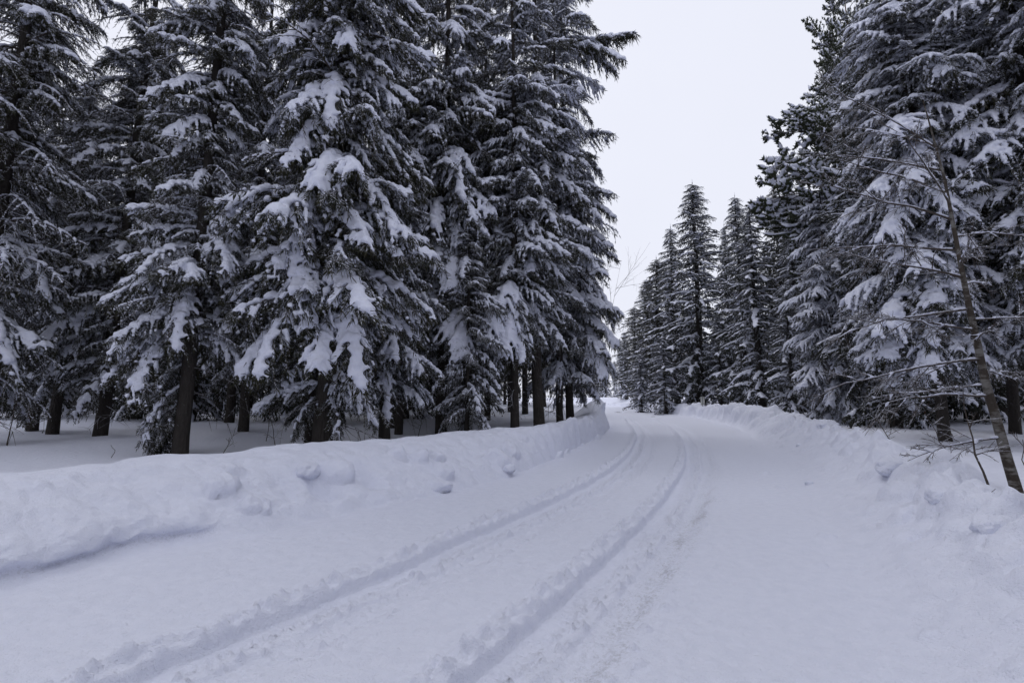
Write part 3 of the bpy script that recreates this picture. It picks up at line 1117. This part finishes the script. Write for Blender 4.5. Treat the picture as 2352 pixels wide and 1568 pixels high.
# ------------------------------------------------------------------ bare birch on the right
def grow_bare(g, sn, p, dr, ln, rad, lvl, rr, maxl, up=.0, sag=.2, kids=6, snow_r=.0):
    m = 8 if lvl == 0 else 6
    w = np.linspace(0, 1, m)
    q = p + np.asarray(dr)[None] * (ln * w)[:, None]
    q += np.cumsum(rr.normal(size=(m, 3)) * .035 * ln / 2, 0) * w[:, None]
    q[:, 2] += ln * (up * w - sag * w ** 2.2)
    tube(g, q, rad * (1 - .8 * w) + .0016, 5 if lvl == 0 else 3)
    if snow_r and lvl < 2:
        step = .022 if lvl == 0 else .03
        for u in np.arange(.04, .97, step / max(.3, ln)):
            if noise3(u * 4 + p[0] * 9, p[2] * 5, 3.3) > -.22:
                pp = np.array([np.interp(u, w, q[:, j]) for j in range(3)])
                r_ = snow_r * (1 - .6 * u) * (.75 if lvl else 1) * rr.uniform(.8, 1.2)
                sn.append((pp + [0, 0, rad * (1 - u) * .8 + r_ * .4], max(.011, r_)))
    if lvl < maxl:
        for k_ in range(kids if lvl == 0 else kids - 2):
            u = .15 + .82 * (k_ + rr.random() * .7) / kids
            pp = np.array([np.interp(min(1, u), w, q[:, j]) for j in range(3)])
            d2 = norm(np.asarray(dr) + rr.normal(size=3) * .55)
            grow_bare(g, sn, pp, d2, ln * rr.uniform(.25, .55) * (1.1 - .5 * u), rad * .45, lvl + 1, rr, maxl, up * .5, sag, kids, snow_r)


def birch():
    rr = np.random.default_rng(5)
    x0, y0 = put_x(2343, 6.5, .4), 6.5
    z0 = fz(x0, y0)
    root = root_empty('birch_tree', x0, y0, z0, 'thin crooked birch with patchy bark in front of the right-hand spruces', 'tree')
    # trunk leans left on its way up
    pts = []
    for px, py in [(2352, 1190), (2343, 1140), (2322, 1060), (2298, 960), (2275, 870), (2262, 790), (2245, 700), (2228, 600), (2212, 500), (2196, 400), (2172, 300), (2150, 210)]:
        zt = top_z(py, y0)
        pts.append((put_x(px, y0, zt) - x0, 0.02 * len(pts), zt - z0))
    pts = np.array(pts)
    pts[0, 2] = min(pts[0, 2], -.3)
    g = Geo()
    w = np.linspace(0, 1, len(pts))
    tube(g, pts, .066 * (1 - w) + .006, 9)
    V, F_, _ = g.arr()
    link('trunk', mesh_np('trunk', V, F_, [M_BIRCH]), root)
    prng = rr
    lst = [(.7, 172, 1.0, .018, .0), (1.25, 188, 1.5, .022, .0), (1.75, 176, 1.75, .026, .02), (2.15, 192, 1.35, .020, .08), (2.45, 170, 1.6, .024, .05), (2.9, 186, 1.5, .022, .15), (3.3, 165, 1.9, .024, .25), (3.75, 178, 1.8, .022, .3),
           (4.15, 190, 1.7, .02, .4), (4.5, 160, 1.5, .018, .5), (1.6, 20, .8, .014, .1), (2.3, -15, .9, .016, .1), (2.8, 30, 1.0, .016, .2), (3.5, 5, 1.1, .016, .3), (4.0, 215, 1.3, .016, .5), (4.6, 60, 1.0, .014, .5),
           (2.0, 235, 1.0, .014, .0), (3.1, 230, 1.1, .015, .1), (1.4, 150, 1.2, .016, 0), (4.85, 185, 1.6, .014, .6), (4.9, 140, 1.3, .012, .7)]
    for zb, az, ln, rd, up in lst:
        g, sn = Geo(), []
        ln *= 1.12
        p0 = np.array([np.interp(zb, pts[:, 2], pts[:, j]) for j in range(3)])
        grow_bare(g, sn, np.zeros(3), np.array([math.cos(R(az + 10 * math.sin(zb * 9))), math.sin(R(az)), .12 * math.sin(zb * 7)]), ln, rd * .72, 0, prng, 3, up, .12, 7, .022)
        V, F_, _ = g.arr()
        b = link('branch', mesh_np('branch', V, F_, [M_TWIG]), root)
        b.location = p0
        if len(sn) > 3:
            V, F_ = remesh(np.array([a for a, _ in sn]), np.array([b_ for _, b_ in sn]), .015, .8, 1)
            link('snow_load', mesh_np('snow_load', V, F_, [M_LOAD]), b, kind='stuff')


birch()


def sapling(px, Y, h, label, seed, lean=(0, 0), kids=5, name='bare_sapling', cat='sapling', snow=.0, rad=.012):
    rr = np.random.default_rng(seed)
    x0 = put_x(px, Y)
    z0 = fz(x0, Y)
    root = root_empty(name, x0, Y, z0, label, cat)
    g = Geo()
    w = np.linspace(0, 1, 8)
    P = np.stack([lean[0] * w + np.cumsum(rr.normal(size=8) * .02), lean[1] * w + np.cumsum(rr.normal(size=8) * .02), -.15 + (h + .15) * w], 1)
    tube(g, P, rad * (1 - w) + .003, 5)
    V, F_, _ = g.arr()
    link('stem', mesh_np('stem', V, F_, [M_TWIG]), root)
    g = Geo()
    for k_ in range(kids):
        u = rr.uniform(.25, .95)
        p = np.array([np.interp(u, w, P[:, j]) for j in range(3)])
        az = rr.uniform(0, 6.28)
        grow_bare(g, [], p, norm(np.array([math.cos(az), math.sin(az) * .6, rr.uniform(.1, .9)])), h * rr.uniform(.2, .45), rad * .5, 1, rr, 3, .1, .1, 5)
    if kids:
        V, F_, _ = g.arr()
        link('twigs', mesh_np('twigs', V, F_, [M_TWIG]), root, kind='stuff')


sapling(2286, 5.55, 1.15, 'bare forked sapling poking out of the snow left of the birch foot', 31, (-.12, .1), 7)
sapling(2352, 6.0, .7, 'small leafless shoot at the right edge beside the birch foot', 32, (.1, .1), 4, rad=.008)
sapling(2215, 7.6, .9, 'thin curved twigs arching over the snow in front of the big right spruce', 33, (-.5, 0), 6, rad=.008)
sapling(2070, 10.5, 1.0, 'leafless twig bush bending left at the edge of the right forest', 34, (-.7, 0), 8, rad=.009)
sapling(2160, 4.9, .32, 'single crooked twig lying over the right bank crest', 35, (.45, -.1), 3, rad=.007)
sapling(18, 12.5, 1.25, 'lone thin stem standing in the open snow at the left edge', 36, (.12, 0), 3, rad=.016)
sapling(255, 10.8, .28, 'tiny bare shoot in the smooth snow left of the nearest trunk', 37, (.02, 0), 0, rad=.006)
sapling(500, 11.2, .7, 'bent bare twigs just right of the nearest left trunk', 38, (.3, 0), 5, rad=.007)
sapling(610, 15, 1.4, 'thin leafless sapling between the two nearest left spruces', 39, (.2, 0), 6, rad=.010)
sapling(640, 13.5, 1.2, 'second leafless sapling beside the largest left spruce', 40, (-.25, 0), 6, rad=.009)
sapling(1340, 27, 2.6, 'leafless young birch behind the peaked end of the left bank', 41, (.5, 0), 9, name='young_birch', rad=.02)
sapling(960, 16.5, 1.3, 'bare twiggy shrub in front of the clean-trunked spruce', 42, (.2, 0), 7, rad=.009)
sapling(1362, 28, 8.8, 'thin leafless birch poking out past the last left spruce against the sky', 43, (1.9, 0), 7, name='young_birch', rad=.02)
sapling(1700, 45, 5.5, 'slanting leafless birch in front of the frosted spruce', 44, (2.6, 0), 12, name='young_birch', rad=.04)

# ------------------------------------------------------------------ roadside spruces on the left
FACE = -100       # azimuth that points at the road and camera


def lt(px, Y, label, **kw):
    x = put_x(px, Y)
    return near_spruce(x, Y, label, **kw)


lt(412, 11.4, 'spruce with the nearest trunk on the left, low boughs sweeping the ground beside it', h=21, r=1.9, tr_=.175, z0=.75, lean=(.25, .1), seed=1,
   mix=(.22, .33, .2, 0, .25), step=.125, skip=lambda z, a: z < 2.6 and not (math.pi * .70 < a < math.pi * 1.2),
   boughs=[(1.3, 190, 1.7, -42, 2), (1.7, 200, 1.7, -38, 1), (2.9, 235, 1.9, -20, 0), (3.6, 215, 2.0, -15, 0), (3.9, 285, 1.8, -15, 0), (4.8, 250, 1.7, -12, 0), (2.2, 175, 1.6, -30, 1)])
lt(742, 12.0, 'largest spruce of the left group, big snow-domed bough hanging at head height toward the road', h=24, r=2.75, tr_=.245, z0=.8, lean=(.1, -.1), seed=2,
   mix=(.48, .24, .06, .10, .12), step=.10, skip=lambda z, a: z < 3.1 and not (math.pi * 1.05 < a < math.pi * 1.2 or a > math.pi * 1.85),
   boughs=[(5.0, 256, 2.4, -14, 0), (4.5, 272, 2.2, -24, 0), (3.6, 215, 2.6, -18, 0), (4.1, 232, 2.7, -16, 0), (3.5, 290, 2.2, -22, 0), (3.8, 310, 2.6, -18, 0), (6.1, 300, 2.6, -16, 0), (7.4, 285, 2.7, -14, 0),
           (7.9, 240, 2.4, -20, 0), (8.6, 255, 2.3, -22, 0), (9.4, 235, 2.2, -15, 0), (9.6, 275, 2.3, -20, 0), (6.2, 245, 2.4, -22, 0), (10.8, 300, 2.2, -15, 0), (10.9, 245, 2.2, -15, 0), (1.5, 205, 1.4, -40, 2), (1.4, 330, 1.5, -35, 2)])
lt(708, 12.6, 'thinner second trunk standing just left of and behind the largest left spruce', h=19, r=1.6, tr_=.13, z0=1.2, seed=3, mix=(.2, .4, .4), step=.2)
lt(882, 14.6, 'short spruce with heavy white boughs hanging low, right of the largest left spruce', h=9.5, r=1.8, tr_=.17, z0=1.5, seed=4, mix=(.5, .35, .15), step=.12,
   boughs=[(3.2, 262, 2.0, -30, 0), (2.6, 285, 1.8, -38, 0), (4.3, 250, 2.0, -22, 0), (3.9, 300, 2.0, -25, 0)])
lt(1015, 17.6, 'tall spruce with a clean straight snow-flecked trunk, middle of the left group', h=25, r=2.8, tr_=.215, z0=4.6, seed=5, mix=(.42, .25, .08, .12, .13), step=.12,
   boughs=[(8.7, 260, 2.6, -15, 0), (7.2, 300, 2.8, -20, 0), (10.5, 290, 3.0, -14, 0), (5.8, 250, 2.6, -25, 0), (5.2, 315, 3.0, -24, 0)])
lt(1072, 16.2, 'young spruce with thin trunk and drooping dark boughs beside the tall clean-trunked spruce', h=7.5, r=1.7, tr_=.085, z0=.7, seed=6, mix=(.1, .4, .5), step=.16)
lt(1183, 17.9, 'slim spruce with dark bare lower trunk and one huge snow-loaded bough above it', h=22, r=2.2, tr_=.175, z0=4.0, seed=7, mix=(.42, .22, .08, .15, .13), step=.12,
   boughs=[(5.4, 225, 2.7, -25, 0), (5.6, 250, 3.0, -25, 0), (5.2, 272, 2.8, -30, 0), (4.3, 285, 2.3, -35, 1)])
lt(1243, 19.0, 'spruce with thick snow-spotted trunk rising behind the bank on the left of the road', h=24, r=2.4, tr_=.235, z0=4.2, seed=8, mix=(.34, .26, .08, .2, .12), step=.12,
   boughs=[(7.5, 262, 2.5, -16, 0), (9.3, 285, 2.4, -14, 0)])
lt(1289, 22.4, 'left one of two close trunks at the far end of the left group', h=24, r=2.3, tr_=.17, z0=3.8, seed=9, mix=(.3, .3, .1, .2, .1), step=.14)
lt(1312, 23.2, 'last spruce of the left group, its crown edge standing against the pale sky', h=27, r=3.1, tr_=.20, z0=1.9, seed=10, mix=(.28, .28, .1, .26, .08), step=.12, lean=(-.2, 0),
   boughs=[(4.2, 320, 3.0, -15, 0), (5.2, 345, 2.9, -12, 0), (19.2, 354, 3.9, 0, 5), (19.0, 344, 3.5, -4, 1), (19.3, 3, 3.3, -3, 0), (7.2, 340, 2.8, -10, 0), (9.4, 330, 2.7, -10, 0), (11, 350, 2.8, -8, 1)])
lt(1062, 21.5, 'tall spruce behind the young drooping spruce, its crown closing the wall of trees', h=27, r=2.6, tr_=.18, z0=3.5, seed=18, mix=(.3, .4, .3), step=.16)
lt(1118, 25.0, 'tall dim spruce filling the gap between the clean-trunked and the slim spruce', h=30, r=2.8, tr_=.17, z0=3.5, seed=17, mix=(.3, .4, .3), step=.17)
lt(556, 17.5, 'spruce trunk seen between the two nearest left spruces, snow boughs hanging beside it', h=21, r=2.2, tr_=.18, z0=2.3, seed=11, mix=(.4, .3, .1, 0, .2), step=.14,
   boughs=[(4.4, 250, 2.6, -25, 0), (3.8, 225, 2.3, -30, 0), (5.1, 290, 2.4, -22, 0)])
lt(226, 15.0, 'leaning spruce with a dark trunk and lacy snow boughs, left of the nearest trunk', h=21, r=2.2, tr_=.19, z0=1.7, seed=12, mix=(.12, .28, .25, 0, .35), step=.13, lean=(.6, 0),
   boughs=[(5.6, 235, 2.3, -15, 0), (4.1, 240, 2.4, -18, 0), (3.4, 215, 2.2, -25, 0)])
lt(120, 16.4, 'right one of two neighbouring dark trunks near the left edge', h=13.6, r=2.1, tr_=.17, z0=1.9, seed=13, mix=(.04, .26, .25, 0, .45), step=.15)
lt(78, 17.0, 'left one of two neighbouring dark trunks near the left edge', h=13.2, r=2.2, tr_=.16, z0=1.7, seed=14, mix=(.03, .22, .25, 0, .5), step=.15)
lt(-70, 12.6, 'dark spruce cut by the left edge with long drooping boughs reaching in', h=21, r=2.6, tr_=.22, z0=1.6, seed=15, mix=(.02, .18, .25, 0, .55), step=.12)
lt(915, 17.2, 'dark trunk half hidden behind the short heavy-boughed spruce', h=22, r=2.1, tr_=.14, z0=2.8, seed=16, mix=(.3, .45, .25), step=.15)

# ------------------------------------------------------------------ big trees on the right
lt(2178, 13.8, 'big spruce on the right behind the birch, snow on every drooping bough', h=18, r=2.55, tr_=.15, z0=2.2, seed=21, mix=(.14, .08, .02, .76), step=.095, upper_light=.1,
   boughs=[(3.5, 215, 2.6, -14, 3), (4.6, 200, 2.9, -10, 3), (5.8, 225, 2.7, -10, 3), (7, 205, 2.7, -8, 3), (8.3, 220, 2.5, -6, 3), (9.6, 210, 2.3, -4, 3)])
lt(2450, 12.5, 'dark spruce cut by the right edge of the picture', h=21, r=2.8, tr_=.17, z0=2.8, seed=22, mix=(.15, .15, .15, .45, .1), step=.10)
lt(2330, 15.5, 'tall spruce between the big right spruce and the right edge, loaded top', h=20, r=2.6, tr_=.15, z0=2.6, seed=23, mix=(.18, .15, .07, .6), step=.11)
lt(1925, 22.6, 'broad snow-clumped spruce standing alone just behind the right bank', h=11.2, r=2.5, tr_=.17, z0=.5, seed=24, mix=(.28, .1, .02, .6), step=.085, upper_light=.2)

for p_ in PINE:
    p_['fol'] = mesh_np('branch', p_['V'], p_['F'], [M_PINE, M_TWIG], True, p_['M'])
    p_['sno'] = mesh_np('snow_load', p_['SV'], p_['SF'], [M_LOAD])
pine = plant(PT[0], put_x(2030, 24.5), 24.5, 24.5, 'tall pine with puffy snow tufts, its left edge against the sky on the right side', name='pine_tree', rz=0.0, rad=3.3)
rq = np.random.default_rng(9)
for (py_, az_, ln_) in [(322, 184, 4.3), (350, 214, 4.0), (395, 178, 4.6), (415, 205, 4.4), (440, 190, 4.9), (455, 170, 4.6), (468, 222, 4.4), (490, 184, 4.8), (505, 200, 4.6), (530, 175, 4.2), (545, 214, 4.2), (300, 200, 3.2),
                        (360, 240, 3.6), (430, 245, 3.8), (570, 192, 3.8), (600, 180, 3.4), (520, 235, 4.0), (280, 176, 2.9), (375, 160, 3.8), (478, 150, 4.2)]:
    kd = 0 if rq.random() < .7 else 1
    b_ = link('branch', PINE[kd]['fol'], pine)
    zt_ = (top_z(py_ - 6, 24.5) - pine.location.z) / pine.scale.z
    b_.location = (0, 0, zt_)
    b_.rotation_euler = Euler((rq.normal() * .2, R(-2 + rq.normal() * 4), R(az_)), 'XYZ')
    k_ = ln_ / 2.4 * 1.06
    b_.scale = (k_ / pine.scale.x, k_ * .75 / pine.scale.y, k_ * .8 / pine.scale.z)
    link('snow_load', PINE[kd]['sno'], b_, kind='stuff')
plant(PT[0], put_x(2120, 28), 28.0, 23, 'second pine standing behind and right of the tall tufted pine', name='pine_tree', rz=4.0, rad=4.2)
for (ki, px, Y, pyt, rad, lab) in [
    (0, 1752, 37, 480, 3.6, 'frosted spruce with thick white boughs right of the tallest distant spruce'),
    (1, 1716, 44, 462, 3.2, 'narrow spruce with a thin pointed top between the frosted and shorter spruces'),
    (1, 1612, 50, 435, 5.0, 'tallest pointed spruce of the distant row above the sign'),
    (0, 1682, 53, 530, 2.8, 'shorter dark pointed spruce just right of the tallest distant spruce'),
    (0, 1556, 55, 533, 4.4, 'dark spruce leaning close to the left side of the tallest distant spruce'),
    (2, 1786, 50, 565, 2.6, 'small spruce tip showing between the frosted spruce and the pine'),
    (3, 1660, 47, 720, 2.3, 'low bushy spruce at the feet of the distant row'),
    (2, 1520, 60, 600, 3.8, 'rounded dark spruce left of the one leaning on the tallest distant spruce'),
    (1, 1490, 66, 645, 4.2, 'mid-sized spruce stepping down toward the road bend'),
    (2, 1464, 72, 706, 3.8, 'small dark spruce near the road bend'),
    (3, 1474, 56, 800, 2.2, 'low snowy spruce on the bank at the road bend'),
    (3, 1530, 49, 760, 2.4, 'low snowy spruce in front of the distant row, left of the sign'),
    (0, 1440, 84, 775, 3.0, 'lowest spruce visible at the end of the distant row'),
    (0, 1845, 33, 500, 2.8, 'snowy spruce filling the gap left of the tall pine'),
    (3, 1822, 28.5, 660, 1.9, 'short spruce with bright snow clumps in front of the tall pine'),
    (1, 1985, 34, 100, 3.2, 'tall spruce hidden behind the pine trunk'),
    (0, 2110, 22, 160, 2.8, 'snowy spruce behind the big right spruce'),
    (1, 2230, 21, 0, 3.0, 'tall spruce deep behind the birch'),
    (1, 2060, 19.0, 20, 2.5, 'tall spruce with layered snow boughs just right of the pine trunk'),
]:
    plant(MT[ki], put_x(px, Y), float(Y), top_z(pyt, Y) - .5, lab, rad=rad)

# ------------------------------------------------------------------ forest behind
gr = np.random.default_rng(77)
cnt = 0


def scatter(n, xr, yr, mind, ok, protos, hr_, label, group):
    global cnt
    tries = 0
    placed = 0
    while placed < n and tries < n * 40:
        tries += 1
        x_, y_ = gr.uniform(*xr), gr.uniform(*yr)
        if not ok(x_, y_):
            continue
        if any((x_ - a) ** 2 + (y_ - b) ** 2 < mind ** 2 for a, b, _ in TREES):
            continue
        p = protos[gr.integers(len(protos))]
        isp = p in PT
        hh = gr.uniform(*hr_)
        if y_ > 3:
            pxx = CX + x_ / y_ * F_PX
            if 40 < pxx < 290:
                hh = min(hh, top_z(190, y_))
        plant(p, x_, y_, hh, label if not isp else label.replace('spruce', 'pine'), name='pine_tree' if isp else 'spruce_tree', group=group if not isp else group.replace('spruces', 'pines'), rscale=gr.uniform(.85, 1.1))
        placed += 1
    cnt += placed


def okL(x_, y_):
    s__, t__ = to_st([(x_, y_)])[0]
    if t__ > -6.0 - .02 * y_ or s__ < 1:
        return False
    px = CX + x_ / y_ * F_PX
    return -260 < px < 1330 and y_ > 19.5 - (0 if px > 500 else 0)


def okR(x_, y_):
    s__, t__ = to_st([(x_, y_)])[0]
    px = CX + x_ / y_ * F_PX
    return t__ > 9 and px < 2600 and px > 1800 and y_ > 16


scatter(95, (-50, 5), (19, 62), 2.6, okL, [MT[2], MT[1], MT[2], MT[1], MT[2]], (17, 23), 'spruce deep in the dim forest behind the left roadside trees', 'spruces deep in the forest on the left')
scatter(34, (12, 60), (16, 50), 3.0, okR, [MT[0], MT[1], MT[2]], (15, 20), 'spruce in the forest behind the big trees on the right', 'spruces in the forest on the right')


def okF(x_, y_):
    s__, t__ = to_st([(x_, y_)])[0]
    return abs(t__) > 8 or s__ > 108


def okF2(x_, y_):
    px = CX + x_ / y_ * F_PX
    return okF(x_, y_) and px > 1500


scatter(46, (-30, 34), (-30, 2), 3.2, lambda a, b: abs(to_st([(a, b)])[0, 1]) > 7 and (b < -1 or abs(a) > 9), [MT[1], MT[2]], (15, 21), 'spruce lining the road behind the viewpoint', 'spruces along the road behind the viewpoint')
scatter(34, (12, 60), (88, 135), 3.5, okF, [MT[0], MT[3], MT[1]], (9, 12.5), 'small distant spruce beyond the bend of the road', 'distant spruces beyond the road bend')
scatter(30, (20, 62), (44, 80), 3.2, okF2, [MT[2], MT[1], MT[0]], (12, 15), 'spruce behind the pointed row on the far right side of the road', 'spruces behind the distant row')

# ------------------------------------------------------------------ snow clods thrown up by the plough
def clod(s, t, size, label, seed, dirty=0.0, sink=.3, group=None, squash=.8, rz=0):
    V, F_ = ico(4)
    o = V * (1 + .22 * noise3(V[:, 0] * 1.3 + seed, V[:, 1] * 1.3, V[:, 2] * 1.3)[:, None] + .10 * fbm(V[:, 0] * 3 + seed, V[:, 1] * 3, V[:, 2] * 3, 3)[:, None])
    o = o * np.array([1.25, .9, squash]) * size
    dt = dirty * sst(.35, -.5, V[:, 2]) * (.6 + .8 * np.maximum(0, noise3(V[:, 0] * 3, V[:, 1] * 3, V[:, 2] * 3 + seed)))  # darker toward the underside, broken up by noise
    me = mesh_np('snow_clod', o, F_, [M_BANK], attr={'dirt_shade': dt})
    off = size * .45 * (-1 if t < 0 else 1)
    P, _, _ = strip_pos(np.array([s]), np.array([t + off]))
    ob = link('snow_clod', me, label=label, category='snow clod', **({'group': group} if group else {}))
    ob.location = (P[0, 0], P[0, 1], P[0, 2] - size * squash * (.62 if t < 0 else .22))
    ob.rotation_euler = (.2 * math.sin(seed), .2 * math.cos(seed * 2), rz)


def ground_hit(px, py, hguess=.3):
    u, v = (px - CX) / F_PX, (CY - py) / F_PX
    c_, s__ = math.cos(PITCH), math.sin(PITCH)
    dv = np.array([u, c_ - v * s__, s__ + v * c_])
    p = np.array([0, 0, CAM_H]) + dv * np.arange(2, 60, .06)[:, None]
    a = to_st(p[:, :2])
    zz = strip_pos(a[:, 0], a[:, 1])[0][:, 2]
    return a[int(np.argmax(p[:, 2] < zz))]


CG = 'snow clods along the crest of the right bank'
for (px, py, sz, lab, dr_, gp) in [
    (1008, 1122, .17, 'dirty grey clod with a broken dark underside on the left bank face', 1.6, None),
    (712, 1092, .17, 'rounded clod under a snow scoop near the top of the left bank', .5, None),
    (1170, 1090, .10, 'small dark-edged clod on the lower left bank further up the road', 1.3, None),
    (1856, 1112, .10, 'small grey-sided clod lying alone on the right apron', .8, None),
    (1832, 1024, .13, 'clod with a shaded pit at the far end of the right apron', .7, None),
    (2040, 1092, .22, 'big rounded clod on the right bank crest with a dark hollow under its left side', .7, CG),
    (2150, 1150, .19, 'lumpy clod on the right bank crest nearer than the hollow-sided one', .3, CG),
    (2262, 1205, .16, 'clod nearest the forked sapling on the right bank', .2, CG),
    (1890, 975, .32, 'large pillow of snow where the ribbed wall ends on the right', .3, CG),
]:
    a = ground_hit(px, py)
    clod(a[0], a[1], sz * (1.25 if px < 1300 else .85), lab, px * .37, dr_, .42, gp, .7, px * .1)

# small things lying on the road
for (px, py, ln, lab) in [(1330, 1372, .035, None)]:
    pass


def stick(px, py, ln, rad, label, az, name='fallen_stick'):
    a = ground_hit(px, py)
    P, _, _ = strip_pos(a[:1], a[1:])
    g = Geo()
    w = np.linspace(0, 1, 5)
    q = np.stack([ln * w * math.cos(az), ln * w * math.sin(az), .01 + .03 * w * ln + .01 * np.sin(w * 5)], 1)
    tube(g, q, rad * (1 - .6 * w), 5)
    for u, s__ in ((.4, 1), (.7, -1)):
        p = np.array([np.interp(u, w, q[:, j]) for j in range(3)])
        e = p + np.array([math.cos(az + s__ * .8), math.sin(az + s__ * .8), .25]) * ln * .25
        tube(g, np.stack([p, (p + e) / 2, e]), [rad * .5, rad * .4, rad * .2], 4)
    V, F_, _ = g.arr()
    o = link(name, mesh_np(name, V, F_, [M_TWIG]), label=label, category='stick')
    o.location = P[0]


stick(1408, 947, 1.1, .03, 'dark stick lying on the far snow where the road bends', -.7)
stick(1496, 957, .35, .02, 'short dark stick on the road beside the far right track', .3)

# ------------------------------------------------------------------ road sign seen from behind
def box(g, c, sz, m=0):
    c, sz = np.asarray(c, float), np.asarray(sz, float) / 2
    s8 = np.array([[i, j, k_] for i in (-1, 1) for j in (-1, 1) for k_ in (-1, 1)], float)
    F_ = np.array([[0, 1, 3], [0, 3, 2], [4, 6, 7], [4, 7, 5], [0, 4, 5], [0, 5, 1], [2, 3, 7], [2, 7, 6], [0, 2, 6], [0, 6, 4], [1, 5, 7], [1, 7, 3]])
    g.add(c + s8 * sz, F_, m)


def flat(name, col, rough=.5, metal=0.0):
    m, t, b = nmat(name)
    b.inputs['Roughness'].default_value = rough
    b.inputs['Metallic'].default_value = metal
    tc = N(t, 'ShaderNodeTexCoord')
    n1 = N(t, 'ShaderNodeTexNoise', Scale=8.0, Detail=4.0)
    t.links.new(tc.outputs['Object'], n1.inputs['Vector'])
    mx_ = N(t, 'ShaderNodeMixRGB')
    mx_.inputs[1].default_value = (*[c * .82 for c in col], 1)
    mx_.inputs[2].default_value = (*col, 1)
    t.links.new(n1.outputs[0], mx_.inputs[0])
    t.links.new(mx_.outputs[0], b.inputs['Base Color'])
    return m


M_PLATE = flat('weathered_white_paint', (.62, .62, .58))
M_POST = flat('galvanised_steel', (.32, .32, .31), .5, .4)
Ys = 41.0
xs = put_x(1613.5, Ys, 1.2)
zs = fz(xs, Ys)
root = root_empty('road_sign', xs, Ys, zs, 'small pale upright road sign on a post behind the far right snow bank', 'sign', rz=R(8))
zb, zt = top_z(930, Ys) - zs, top_z(911, Ys) - zs
g = Geo()
tube(g, [(0, 0, -.4), (0, 0, zt * .5), (0, 0, zt + .04)], [.03, .03, .03], 8)
V, F_, _ = g.arr()
link('post', mesh_np('post', V, F_, [M_POST], True), root)
for sx in (-1, 1):
    g = Geo()
    box(g, (sx * .105, -.035, (zb + zt) / 2), (.145, .012, zt - zb))
    V, F_, _ = g.arr()
    link('sign_plate', mesh_np('sign_plate', V, F_, [M_PLATE], False), root)
g = Geo()
for zc in (zb + .12, zt - .12):
    box(g, (0, -.034, zc), (.30, .02, .03))
V, F_, _ = g.arr()
link('clamp', mesh_np('clamp', V, F_, [M_POST], False), root)
